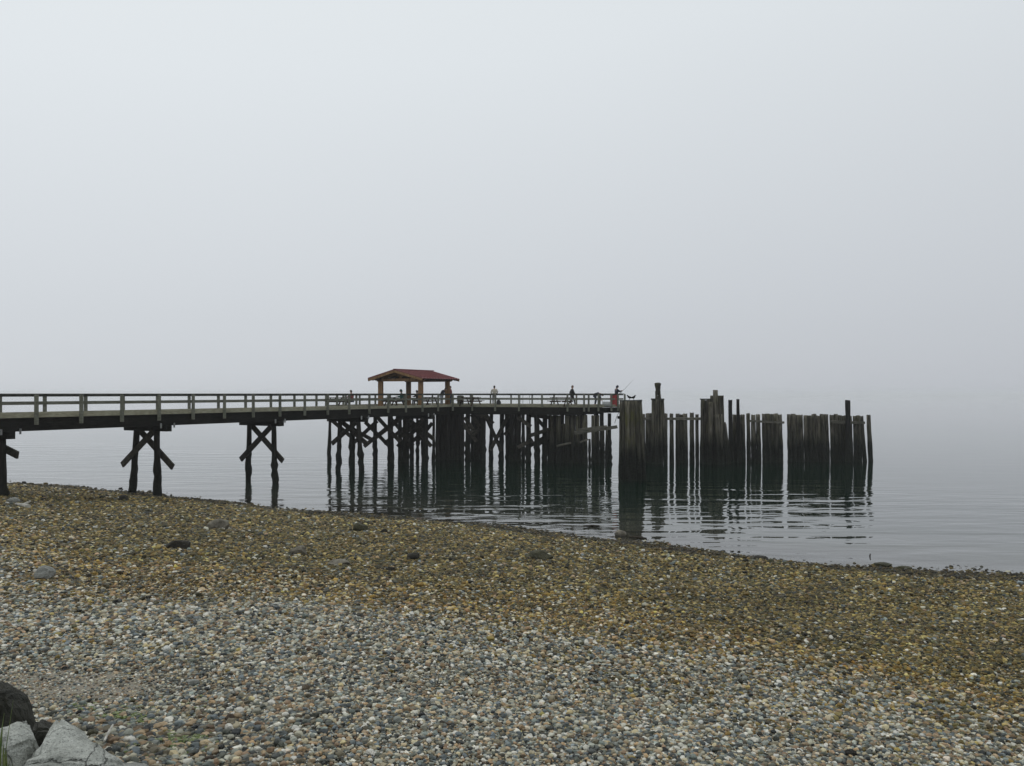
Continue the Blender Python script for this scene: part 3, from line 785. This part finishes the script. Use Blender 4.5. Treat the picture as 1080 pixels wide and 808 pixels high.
# bending down
person(headpt(627.5, 68.4), math.radians(-85), 'person in a navy top bending forward between the walker and the angler', dict(spine=(0, .16, 1.05), chest=(0, .38, 1.06), neck=(0, .52, 1.02), head=(0, .62, .96), sL=(-.19, .40, 1.02), sR=(.19, .40, 1.02), eL=(-.22, .42, .74), wL=(-.16, .52, .54), eR=(.22, .42, .74), wR=(.16, .55, .54), pel=(0, -.03, .93), kL=(-.12, .08, .5), kR=(.12, .08, .5)), navy, denim, HB)
# the angler
ang = person(headpt(650.2, 68.6), math.radians(-75), 'angler in a dark blue hooded jacket fishing at the right end of the pier', dict(spine=(0, .02, 1.15), eR=(.25, .22, 1.24), wR=(.12, .44, 1.32), eL=(-.25, .22, 1.22), wL=(-.08, .40, 1.22), head=(0, .07, 1.60)), navy, denim, HB, hood=True)
q = ang.location
rod = empty('fishing_rod', (q.x+.42, q.y+.1, ZD+1.22), 'thin dark fishing rod raised over the railing by the angler', 'fishing rod')
bm = bmesh.new(); tube(bm, [Vector((-.15, 0, -.16)), Vector((.35, -.05, .3)), Vector((1.05, -.1, 1.05))], [.016, .012, .005], 6); build('blank', bm, M['beam_dark'], rod, world=False)
bm = bmesh.new(); tube(bm, [Vector((-.3, 0, -.3)), Vector((-.05, 0, -.07))], [.02, .018], 8); build('handle', bm, M['stick'], rod, world=False)
bm = bmesh.new(); tube(bm, [Vector((-.02, -.04, -.12)), Vector((-.02, .04, -.12))], [.04, .04], 10); build('reel', bm, M['plate'], rod, world=False)
# two people beside the shelter's right-hand post
person(at(465.6, 1.0), math.radians(-110), 'person in a dark top and light grey trousers leaning forward by the right-hand shelter post', dict(spine=(0, .08, 1.13), chest=(0, .2, 1.27), neck=(0, .3, 1.36), head=(0, .38, 1.42), sL=(-.19, .2, 1.29), sR=(.19, .2, 1.29), eL=(-.25, .3, 1.05), wL=(-.18, .5, 1.02), eR=(.25, .3, 1.05), wR=(.18, .5, 1.02)), navy, ltgrey, HB)
person(at(475.2, 1.9), math.radians(100), 'person with brown hair and a red top facing the leaning person by the shelter post', dict(), redc, denim, HG)
sit = dict(pel=(0, 0, .52), spine=(0, .02, .74), chest=(0, .04, .94), neck=(0, .05, 1.08), head=(0, .08, 1.2), sL=(-.19, .04, 1.0), sR=(.19, .04, 1.0), eL=(-.25, .16, .78), wL=(-.15, .4, .80), eR=(.25, .16, .78), wR=(.15, .4, .80),
           hL=(-.1, 0, .5), hR=(.1, 0, .5), kL=(-.12, .42, .5), kR=(.12, .42, .5), aL=(-.12, .44, .09), aR=(.12, .44, .09), tL=(-.12, .58, .04), tR=(.12, .58, .04))
person(at(371, 5.3), math.radians(60), 'person in a red top seated behind the railing left of the shelter', sit, redc, denim, HB)
person(at(424, 3.2), math.radians(100), 'person in a teal hooded jacket seated under the shelter roof', sit, teal, denim, HB, hood=True, scale=1.04)
person(at(440.5, 3.0), math.radians(60), 'person in a black top seated under the right half of the shelter', sit, black, denim, HB)
# bag beside the person in cream
bm = bmesh.new(); b0 = headpt(526, 68.6)
bmesh.ops.create_uvsphere(bm, u_segments=14, v_segments=10, radius=1)
for v in bm.verts:
    v.co = Vector((v.co.x*.2, v.co.y*.15, v.co.z*.27*(1-.15*v.co.x)))+b0+Vector((0, 0, .27+.0))
beam(bm, b0+Vector((-.1, 0, .5)), b0+Vector((.1, 0, .52)), .03, .02); 
solo('backpack', bm, black, 'black backpack on the deck at the right of the person in cream', 'backpack', smooth=True)

# ------------------------------------------------------------------ offshore piles
def gpile(parent, px0, px1, top, Y, mat='pile_wall', name='pile', pxb=None, broken=.07, z_off=0, r_mul=1.0):
    """pile filling px0..px1 at its top; its foot centred on pxb."""
    c = (px0+px1)/2; a = W(c, top, Y); r = (px1-px0)/2*Y/F*r_mul
    xb = ((pxb if pxb is not None else c+.6)-540)/F*Y
    b = Vector((xb, Y, 0)); d = b-a; foot = b+d*.4
    bm = pile_bm(a, foot, r*1.18, r*.98, 11, min(.035, r*.13), broken, .03)
    if parent is None: return bm
    return build(name, bm, M[mat], parent, True)
# 1 front dolphin
Y = 52.5
d1 = empty('dolphin', W(667, 415, Y), 'stout clump of grey piles nearest the beach, standing right of the pier end', 'mooring dolphin'); d1.location.z = 0
for a, b, t, dy, pb, m in ((653.6, 659.4, 423.6, 0, 655.8, 'pile_grey'), (658.8, 664.4, 423.4, -.15, 662.3, 'pile_moss'), (663.8, 669.4, 423.2, -.1, 668.2, 'pile_moss'), (668.8, 674.0, 423.0, 0, 674.2, 'pile_grey'), (672.6, 676.8, 423.3, .2, 679.3, 'pile_grey'),
                           (656, 661.5, 423.0, .55, 659, 'pile_grey'), (662, 667, 423.4, .6, 665, 'pile_grey'), (668, 673.5, 423.0, .55, 672, 'pile_grey')):
    gpile(d1, a, b, t, Y+dy, m, pxb=pb, broken=.04)
bm = bmesh.new(); beam(bm, W(653.8, 422.9, Y+.2), W(676.6, 422.7, Y+.2), .55, .1, .02); build('cap_plank', bm, M['rail_top'], d1)
bm = bmesh.new(); tube(bm, [W(653.6, 440.3, Y-.1), W(651.2, 440.3, Y-.1)], [.1, .09], 8); build('fender_stub', bm, M['beam_dark'], d1)
bm = bmesh.new(); tube(bm, [W(652.8, 435, Y-.1), W(650.6, 439, Y-.1), W(649.0, 444, Y-.1), W(648.4, 446.4, Y-.1)], [.018]*4, 6); build('rope', bm, M['stick'], d1)
# 2 second dolphin with a broken post
Y = 65
d2 = empty('dolphin', W(694, 415, Y), 'narrow clump of piles crowned by a single broken eaten-away post', 'mooring dolphin'); d2.location.z = 0
for a, b, t, dy, pb in ((687.3, 691.2, 421.4, 0, 688.8), (690.8, 695, 421, -.15, 692.6), (694.4, 698, 421.2, 0, 697), (697, 700.4, 421.4, .1, 701.8), (689, 694, 421, .5, 691), (694, 699, 421, .5, 697)):
    gpile(d2, a, b, t, Y+dy, 'pile_wall', pxb=pb, broken=.03)
bm = bmesh.new(); beam(bm, W(687, 421.2, Y), W(700.2, 421.2, Y), .5, .12, .02); build('cap_plank', bm, M['rail_top'], d2)
bm = bmesh.new()
tube(bm, [W(692.3, 421.5, Y), W(692.4, 417, Y), W(692.9, 412.5, Y)], [.12, .10, .14], 8)
tube(bm, [W(695.4, 421.5, Y), W(695.3, 417, Y), W(694.8, 412.5, Y)], [.16, .12, .14], 8)
tube(bm, [W(693.9, 420.8, Y), W(693.9, 419, Y)], [.24, .2], 8)
tube(bm, [W(693.9, 414.6, Y), W(693.9, 411, Y), W(693.8, 408.4, Y), W(693.7, 406.4, Y), W(693.7, 404.8, Y), W(693.7, 403.8, Y)], [.15, .2, .21, .25, .265, .2], 12)
bmesh.ops.subdivide_edges(bm, edges=[e for e in bm.edges if e.calc_length() > .12], cuts=1)
for v in bm.verts: v.co += Vector((R.uniform(-.018, .018), R.uniform(-.018, .018), R.uniform(-.03, .03)))
build('broken_post', bm, M['pile_grey'], d2)
# 3 third dolphin
Y = 65.2
d3 = empty('dolphin', W(752, 415, Y), 'widest clump of tall piles with a stepped top, between the two pile walls', 'mooring dolphin'); d3.location.z = 0
for a, b, t, dy, pb in ((739.0, 743.2, 421.4, 0, 740.3), (745.0, 749.2, 421.0, 0, 746), (742.2, 745.2, 436, .25, 743.4), (748.8, 753.4, 417.2, .1, 750.5), (752.2, 757.2, 411.2, -.1, 755), (756.8, 760.2, 417.3, 0, 759), (759.6, 763.2, 417.0, .1, 763), (753.6, 758.6, 437.4, -.45, 757),
                         (757.4, 761.8, 437, -.5, 761.5), (760.6, 765.6, 445, -.3, 766.5), (747.4, 752, 424, -.4, 748.6), (762, 766, 447, .2, 768.8), (740, 745, 422, .5, 742)):
    gpile(d3, a, b, t, Y+dy, 'pile_wall', pxb=pb, broken=.04)
bm = bmesh.new(); beam(bm, W(738.8, 421.1, Y+.1), W(749.6, 421.0, Y+.1), .5, .1, .02); build('cap_plank', bm, M['rail_top'], d3)
# the walls between
def wall(label, piles, walers, Y, mat='pile_wall'):
    c = sum((a+b)/2 for a, b, *_ in piles)/len(piles)
    w = empty('pile_wall', W(c, 415, Y), label, 'pile wall', 'rows of old piles off the pier end'); w.location.z = 0
    for q in piles:
        a, b, t, dy = q[:4]; m = q[4] if len(q) > 4 else mat
        c = (a+b)/2
        gpile(w, a, b, t+R.uniform(-.4, .4), Y+dy, m, pxb=(q[5] if len(q) > 5 else c+(c-800)*.008+.9))
    for x0, y0, x1, y1, dy, h in walers:
        bm = bmesh.new(); beam(bm, W(x0, y0, Y+dy), W(x1, y1, Y+dy), .16, h, .02); 
        build('waler', bm, M['waler'], w)
    return w
wall('short row of piles behind the front dolphin, joined to the narrow dolphin', [(676.5, 680.4, 437, .3), (681.2, 687.2, 435.6, .1), (684, 688, 437.5, .6)], [(676, 441.6, 688, 441.6, -.35, .2)], 66)
wall('row of spaced piles held by one thin rail between the narrow and the wide dolphin', [(700.2, 703.8, 436.2, 0), (706.2, 710.2, 436.2, 0), (712.6, 716.8, 436.4, 0), (716.4, 720.8, 437.2, .1), (720.4, 725.0, 436.2, 0), (727.4, 732.0, 435.2, 0), (733.2, 736.8, 437, 0)],
     [(699, 441.8, 739.5, 441.8, -.36, .2)], 66)
wall('pile wall with a pale rail along its right half, just right of the wide dolphin', [(772.8, 777, 437.2, .2), (776.6, 781, 437.4, .0), (781, 785.6, 437.0, .1), (787.2, 791, 436.0, 0), (791.8, 796.6, 437.2, .1), (797.4, 801.8, 437.2, 0), (803.4, 808, 436.6, .1), (807.4, 812, 436.4, 0), (811.6, 816.4, 437.0, .1), (816, 820.6, 436.4, 0), (820, 824.6, 436.8, .1)],
     [(791, 444.2, 827, 445.6, -.38, .2)], 66.6)
w4 = wall('solid middle pile wall without any rail, between the two railed walls', [(830, 834.8, 437.2, .1), (834.2, 839, 436.8, 0), (838.6, 843, 437.4, .1), (842.4, 846.6, 437.0, 0), (847.4, 852, 437.8, .15), (851.4, 856.2, 438.2, 0), (855.8, 861.2, 436.4, .1), (860.6, 865, 438.2, .2), (864.4, 869, 437.0, 0), (868.4, 873.4, 437.2, .1)], [], 67)
w5 = wall('right-hand pile wall crossed by a rail and split by one tall dark pile', [(875, 879.6, 437.2, .1), (879.2, 883.4, 437.0, 0), (883.0, 887.8, 437.8, .1), (887.4, 892, 438, .2), (893.6, 898.2, 438, .2), (899.2, 903.4, 438.4, .1), (903, 907.2, 438, 0), (906.6, 910.4, 438.2, .1, 'pile_wall', 912)],
          [(875.6, 445.0, 912, 446.0, -.38, .22)], 67.4)
bm = gpile(None, 891.6, 896.6, 422, 66.9); solo('mooring_pile', bm, M['pile_char'], 'tall dark pile standing up through the right-hand pile wall', 'pile', smooth=True)
bm = gpile(None, 913.8, 918.0, 437.6, 67.6, pxb=918.4); solo('mooring_pile', bm, M['pile_wall'], 'lone leaning pile at the far right end of the pile rows', 'pile', smooth=True)
bm = gpile(None, 768.2, 772.2, 421.6, 66.2, pxb=770.8); solo('mooring_pile', bm, M['pile_char'], 'left and thicker one of two tall black piles right of the wide dolphin', 'pile', smooth=True)
bm = gpile(None, 776.6, 779.8, 421, 66.0, pxb=779.6); solo('mooring_pile', bm, M['pile_char'], 'right and thinner one of two tall black piles right of the wide dolphin', 'pile', smooth=True)
# birds on the front dolphin
def bird(p, rz, label):
    b = empty('bird', p, label, 'bird', 'birds on the front dolphin', rz)
    bm = bmesh.new()
    tube(bm, [Vector((0, -.26, .10)), Vector((0, -.16, .13)), Vector((0, -.04, .15)), Vector((0, .07, .19)), Vector((0, .11, .25)), Vector((0, .13, .29)), Vector((0, .155, .30)), Vector((0, .20, .285))], [.01, .04, .075, .07, .04, .038, .028, .006], 10)
    for s in (-1, 1): tube(bm, [Vector((s*.03, .0, .12)), Vector((s*.03, .01, .0)), Vector((s*.03, .05, .0))], [.012, .008, .006], 6)
    build('body', bm, M['beam_dark'], b, True, world=False)
    for s in (-1, 1):
        bm = bmesh.new(); tube(bm, [Vector((s*.06, .06, .18)), Vector((s*.075, -.06, .16)), Vector((s*.03, -.24, .12))], [.02, .04, .006], 6)
        build('wing', bm, M['beam_dark'], b, True, world=False)
p = W(664, 422, 52.7); bird(Vector((p.x, p.y, p.z+.02)), 1.2, 'dark bird perched at the left on top of the front dolphin')
p = W(668.2, 422, 52.7); bird(Vector((p.x, p.y, p.z+.02)), -1.0, 'dark bird perched at the right on top of the front dolphin')

# ------------------------------------------------------------------ beach stones
def beach_pt(px, py):
    lo, hi = 3.0, 70.0
    for _ in range(50):
        m = (lo+hi)/2; p = W(px, py, m)
        if p.z > max(bz(p.x, p.y), 0): lo = m
        else: hi = m
    p = W(px, py, lo); p.z = max(bz(p.x, p.y), 0)
    return p
def stone(px, py, wpx, hpx, mat, label, seed, flat=1.0, facets=9):
    p = beach_pt(px, py+hpx/2)
    s = p.y/F
    w = wpx/2*s*1.12; h = hpx*s*.88
    bm = rock_bm(Vector((p.x, p.y+w*.6, p.z+h*.42)), (w, w*.75, h*.85), seed, None, .35, 3, facets)
    solo('beach_stone', bm, M[mat], label, 'stone', 'larger stones on the beach', smooth=False if facets > 6 else True)
stone(186, 576, 23, 9, 'stone_dark', 'rounded black stone near the middle of the left half of the beach', 3)
stone(227, 554, 21, 10, 'stone_tan', 'tan angular stone on the beach below the second trestle legs', 4)
stone(129, 525.5, 11, 7, 'stone_dark', 'small dark pointed stone at the waterline left of the first crossed trestle', 5)
stone(314, 582, 19, 9, 'stone_tan', 'grey blocky flat-topped stone left of the thin slab stone', 6)
stone(357, 594.5, 23, 5, 'stone_tan', 'thin flat grey slab lying on the pebbles', 7)
stone(379.5, 557, 15, 9, 'stone_moss', 'rounded brown-black stone close to the water below the pier shelter', 8)
stone(404, 561, 8, 5, 'stone_dark', 'tiny dark stone just right of the brown-black stone near the water', 9)
stone(436, 588, 15, 7, 'stone_dark', 'dark wedge-shaped stone right of the thin slab', 10)
stone(411, 601, 11, 5, 'stone_dark', 'small dark flat stone below the dark wedge-shaped stone', 11)
stone(569.5, 587, 26, 8, 'stone_moss', 'low olive-brown weedy stone in the middle of the beach', 12)
stone(43, 606, 21, 13, 'stone_pale', 'pale grey triangular stone at the far left of the beach', 13)
stone(655, 562.5, 11, 6, 'stone_tan', 'tan stone sitting in the shallows below the front dolphin', 14)
stone(935, 596.5, 19, 3, 'stone_moss', 'left one of two low weedy stones on the right-hand waterline', 15)
stone(956, 600, 15, 3.4, 'stone_moss', 'right one of two low weedy stones on the right-hand waterline', 16)
stone(803, 589, 16, 3.6, 'stone_dark', 'dark stone on the waterline below the pile walls', 17)
stone(202, 720.5, 12, 6, 'stone_pale', 'small pale oval stone beside the sandy patch', 18)
stone(899, 796, 13, 6, 'stone_dark', 'small black stone among the pebbles at the lower right', 19)
stone(80, 602, 10, 4, 'stone_dark', 'small dark stone right of the pale triangular stone', 20)
stone(11, 528, 12, 6, 'stone_pale', 'white-grey lump beside the driftwood under the left end of the pier', 21)
# driftwood and sticks
def sticks(name, pts, rads, mat, label, cat, lift=.03):
    bm = bmesh.new()
    for pp, rr in zip(pts, rads):
        P = []
        for i, (x, y) in enumerate(pp):
            q = beach_pt(x, y); q.z += lift+.02*R.random(); P.append(q)
        tube(bm, P, rr, 7)
    solo(name, bm, M[mat], label, cat)
sticks('driftwood', [[(17, 534.6), (23, 536), (30, 537.5)], [(24, 536), (28, 534), (32, 532)]], [[.05, .07, .09], [.06, .05, .02]], 'drift', 'white forked piece of driftwood near the foot of the left trestle', 'driftwood', .12)
sticks('stick', [[(664, 566.8), (672, 567.6), (682, 568.6)]], [[.04, .05, .03]], 'stick', 'dark stick floating at the waterline below the front dolphin', 'stick', .02)
sticks('stick', [[(616, 556.4), (624, 555.6), (632, 556.0)]], [[.03, .045, .03]], 'stick', 'dark stick lying along the waterline left of the tan stone', 'stick', .03)
sticks('stick', [[(110, 793), (113, 786), (119, 775)]], [[.008, .01, .007]], 'drift', 'short pale twig sticking up right of the big grey boulder', 'stick', .06)
bm = bmesh.new(); p = W(917.5, 591, 28.2); p.z = -.05; tube(bm, [p, p+Vector((0, 0, .09)), p+Vector((.02, 0, .14))], [.025, .025, .02], 6)
solo('stake', bm, M['stick'], 'tiny dark stake poking out of the shallows at the right-hand waterline', 'stake')

# ------------------------------------------------------------------ foreground boulders and plants
def boulder(outline, Ytop, Ybot, mat, label, seed, depth=.55):
    """a solid boulder whose ridge line is given in photo points; it gets its own depth and full back."""
    bm = bmesh.new()
    pass
def hull_rock(pts, mat, label, seed, amp=.03, sub=4):
    bm = bmesh.new()
    for p in pts: bm.verts.new(p)
    r = bmesh.ops.convex_hull(bm, input=bm.verts)
    bmesh.ops.delete(bm, geom=[g for g in r['geom_unused'] if isinstance(g, bmesh.types.BMVert)], context='VERTS')
    bmesh.ops.triangulate(bm, faces=bm.faces)
    bmesh.ops.bevel(bm, geom=list(bm.edges), offset=.02, segments=2, affect='EDGES')
    bmesh.ops.triangulate(bm, faces=bm.faces)
    for _ in range(sub):
        long = [e for e in bm.edges if e.calc_length() > .035]
        if not long: break
        bmesh.ops.subdivide_edges(bm, edges=long, cuts=1); bmesh.ops.triangulate(bm, faces=bm.faces)
    bm.normal_update()
    off = Vector((seed*3.7, seed, 0))
    mv = {}
    for v in bm.verts:
        p = v.co
        n1 = mnoise.noise(p*2.6+off)*1.6+mnoise.noise(p*6+off)*.7
        n2 = abs(mnoise.noise(p*4.1+off*2))*1.2
        mv[v] = v.normal*amp*(n1-n2+.4*mnoise.noise(p*17+off)+.2*mnoise.noise(p*38+off))
    for v, d in mv.items(): v.co += d
    solo('boulder', bm, M[mat], label, 'boulder', 'riprap boulders at the lower left corner')
Yb = 4.3
def pt(px, py, Y): return W(px, py, Y)
G = 2.6
# big pale boulder
top = [pt(62, 756, Yb), pt(70, 763, Yb+.05), pt(44, 785, Yb-.15), pt(84, 772, Yb), pt(110, 788, Yb-.1), pt(136, 808, Yb-.15), pt(20, 806, Yb-.35), pt(58, 800, Yb-.35)]
base = [Vector((x, y, G)) for x, y in ((-2.95, 3.6), (-1.5, 3.6), (-1.85, 4.6), (-2.7, 4.75), (-2.3, 3.2))]
hull_rock(top+base+[pt(66, 762, Yb+.35)], 'granite', 'large pale grey speckled boulder with a pointed top at the lower left', 2)
top = [pt(22, 760, Yb+.15), pt(30, 762, Yb+.18), pt(13, 770, Yb+.05), pt(-8, 771, Yb+.05), pt(37, 780, Yb+.1), pt(-12, 800, Yb-.2), pt(24, 763, Yb+.5)]
base = [Vector((x, y, G)) for x, y in ((-3.2, 4.0), (-2.5, 4.0), (-2.6, 5.0), (-3.3, 4.9))]
hull_rock(top+base, 'granite', 'smaller pale grey boulder between the dark boulder and the large pale one', 5)
Yd = 5.3
top = [pt(-30, 722, Yd), pt(0, 719, Yd), pt(9, 718, Yd), pt(27, 727, Yd), pt(33, 742, Yd-.05), pt(41, 752, Yd-.1), pt(52, 757, Yd-.05), pt(59, 762, Yd), pt(0, 730, Yd-.4), pt(20, 760, Yd-.45), pt(0, 722, Yd+.5)]
base = [Vector((x, y, G)) for x, y in ((-4.1, 4.7), (-3.0, 4.7), (-2.75, 5.3), (-3.2, 6.0), (-4.2, 6.1))]
hull_rock(top[:5]+[top[-3]]+top[-1:]+base, 'basalt', 'dark rounded boulder at the left edge behind the pale boulders', 7, .03)
hull_rock([pt(38, 755, 5.0), pt(50, 757.5, 5.0), pt(60, 763, 5.0), pt(36, 768, 4.75), pt(55, 770, 4.75), Vector((-3.1, 4.6, G)), Vector((-2.55, 4.6, G)), Vector((-2.5, 5.4, G)), Vector((-3.0, 5.5, G))], 'basalt', 'small dark boulder wedged behind the tip of the large pale boulder', 9, .02)
hull_rock([pt(118, 809, 4.3), pt(158, 804, 4.5), pt(140, 802, 4.6), pt(170, 815, 4.3), Vector((-2.2, 4.1, 2.7)), Vector((-1.7, 4.1, 2.7)), Vector((-1.7, 4.8, 2.7)), Vector((-2.2, 4.8, 2.7))], 'stone_pale', 'low flat pale rock at the bottom edge right of the large boulder', 12, .015)
# grass blades
def blade(bm, base, tip, bend, w):
    n = 7; L = []
    for i in range(n+1):
        f = i/n; c = base.lerp(tip, f)+bend*math.sin(f*math.pi)*.5
        ww = w*(1-f**1.8)+.0006
        L.append((bm.verts.new(c-Vector((ww, 0, 0))), bm.verts.new(c+Vector((0, -ww*.5, 0))), bm.verts.new(c+Vector((ww, 0, 0)))))
    for i in range(n):
        for j in range(2): bm.faces.new((L[i][j], L[i][j+1], L[i+1][j+1], L[i+1][j]))
t = NT('grass blade'); t.col(t.ramp(t.noise(t.coord((1, 1, 3)), 9, 2), [(.35, (.06, .11, .025)), (.7, (.16, .19, .06))])); t.rough(.5); GR = t.m
bm = bmesh.new()
Yg = 3.3
for x0, x1, y1, w in ((1, 3, 768, .006), (-3, 4.5, 752, .005), (6, 3.2, 782, .009), (7, 6.5, 792, .012), (9, 13, 806, .004), (-2, 14, 738, .0016), (-6, -2, 760, .006), (4, 11, 800, .004)):
    b = pt(x0, 840, Yg+R.uniform(-.05, .05)); blade(bm, b, pt(x1, y1, Yg), Vector((R.uniform(-.015, .015), 0, 0)), w)
solo('grass_tuft', bm, GR, 'thin green grass blades rising at the lower left corner before the pale boulders', 'grass')
# seaweed scraps between the stones
def weed():
    bm = bmesh.new()
    for k in range(2400):
        a, b = R.gauss(0, .55), R.gauss(0, .55)
        k_ = R.random()
        if k_ < .45: c = beach_pt(194+R.gauss(0, 12), 783+R.gauss(0, 6))
        elif k_ < .7: c = beach_pt(134+R.gauss(0, 11), 757+R.gauss(0, 3.5))
        elif k_ < .88: c = beach_pt(165+R.gauss(0, 14), 792+R.gauss(0, 5))
        else: c = beach_pt(100+R.uniform(-30, 120), 750+R.gauss(0, 6))
        if mnoise.noise(c*9) < .02: continue
        c.z += R.uniform(.002, .032)
        s = R.uniform(.007, .022); an = R.uniform(0, 6.28)
        ring = []
        for j in range(6):
            aa = an+j*math.pi/3; rr = s*R.uniform(.4, 1.2)
            ring.append(bm.verts.new(c+Vector((math.cos(aa)*rr*1.5, math.sin(aa)*rr, R.uniform(-.5, .6)*s))))
        cv = bm.verts.new(c+Vector((0, 0, s*.4)))
        for j in range(6): bm.faces.new((ring[j], ring[(j+1) % 6], cv))
    t = NT('sea lettuce'); t.col(t.ramp(t.noise(t.coord(), 30, 2), [(.35, (.035, .055, .008)), (.7, (.14, .185, .022))])); t.rough(.4)
    o = build('seaweed', bm, t.m)
    tag(o, 'scraps of bright green seaweed between the pebbles right of the boulders', 'seaweed', kind='stuff')
weed()

# ------------------------------------------------------------------ sky, sun, camera
SUN_EL, SUN_AZ = math.radians(52), math.radians(-40)      # azimuth from +Y, negative = to the left
w = bpy.data.worlds.new('World'); sc.world = w; w.use_nodes = True
nt = w.node_tree; nt.nodes.clear()
N = nt.nodes.new; L = nt.links.new
out = N('ShaderNodeOutputWorld'); bg = N('ShaderNodeBackground'); L(bg.outputs[0], out.inputs[0]); bg.inputs['Strength'].default_value = .1
sky = N('ShaderNodeTexSky'); sky.sky_type = 'NISHITA'; sky.sun_disc = False; sky.sun_elevation = SUN_EL; sky.sun_rotation = SUN_AZ
hs = N('ShaderNodeHueSaturation'); hs.inputs['Saturation'].default_value = .12; L(sky.outputs[0], hs.inputs['Color'])
tc = N('ShaderNodeTexCoord'); sx = N('ShaderNodeSeparateXYZ'); L(tc.outputs['Generated'], sx.inputs[0])
# overcast cloud layer: brighter toward the hidden sun (upper left)
def ma(op, a, b):
    q = N('ShaderNodeMath'); q.operation = op
    for i, x in enumerate((a, b)):
        if isinstance(x, (int, float)): q.inputs[i].default_value = x
        else: L(x, q.inputs[i])
    return q.outputs[0]
f = ma('ADD', sx.outputs[2], ma('MULTIPLY', sx.outputs[0], -.115))
nz = N('ShaderNodeTexNoise'); nz.inputs['Scale'].default_value = 1.6; nz.inputs['Detail'].default_value = 3; L(tc.outputs['Generated'], nz.inputs['Vector'])
f = ma('ADD', f, ma('MULTIPLY', ma('SUBTRACT', nz.outputs[0], .5), .05))
cr = N('ShaderNodeValToRGB'); L(ma('ADD', f, .1), cr.inputs[0])
e = cr.color_ramp.elements
e[0].position = 0; e[0].color = (.478, .504, .550, 1)
e[1].position = 1; e[1].color = (.90, .945, .955, 1)
q = e.new(.5); q.color = (.752, .799, .834, 1)
sc2 = N('ShaderNodeVectorMath'); sc2.operation = 'SCALE'; sc2.inputs['Scale'].default_value = 10*SKYK if 'SKYK' in globals() else 10; L(cr.outputs[0], sc2.inputs[0])
mx = N('ShaderNodeMix'); mx.data_type = 'RGBA'; mx.inputs[0].default_value = .9; L(hs.outputs[0], mx.inputs[6]); L(sc2.outputs[0], mx.inputs[7])
L(mx.outputs[2], bg.inputs['Color'])
sl = bpy.data.lights.new('sun', 'SUN'); sl.energy = .6; sl.angle = math.radians(25); sl.color = (1, .97, .92)
so = bpy.data.objects.new('sun', sl); col.objects.link(so)
dirv = Vector((math.sin(SUN_AZ)*math.cos(SUN_EL), math.cos(SUN_AZ)*math.cos(SUN_EL), math.sin(SUN_EL)))
so.rotation_euler = dirv.to_track_quat('Z', 'Y').to_euler(); so.location = (-20, 30, 60)
cam = bpy.data.cameras.new('camera'); co = bpy.data.objects.new('camera', cam); col.objects.link(co)
co.location = (0, 0, E); co.rotation_euler = (math.pi/2, 0, 0)
cam.sensor_width = 36; cam.lens = 36*F/1080; cam.shift_y = (HOR-404)/1080
cam.clip_end = 6000; cam.clip_start = .05
sc.camera = co
vs = sc.view_settings
vs.view_transform = 'Standard'; vs.look = 'None'; vs.gamma = 1; vs.exposure = 0; vs.use_curve_mapping = False
cy = sc.cycles
cy.use_denoising = True
try: cy.denoiser = 'OPENIMAGEDENOISE'; cy.denoising_input_passes = 'RGB_ALBEDO_NORMAL'; cy.denoising_prefilter = 'ACCURATE'
except Exception: pass
cy.max_bounces = 5; cy.diffuse_bounces = 2; cy.glossy_bounces = 3; cy.volume_bounces = 2; cy.transmission_bounces = 2
cy.use_adaptive_sampling = True; cy.adaptive_threshold = .02
cy.caustics_reflective = False; cy.caustics_refractive = False
sc.render.use_persistent_data = False
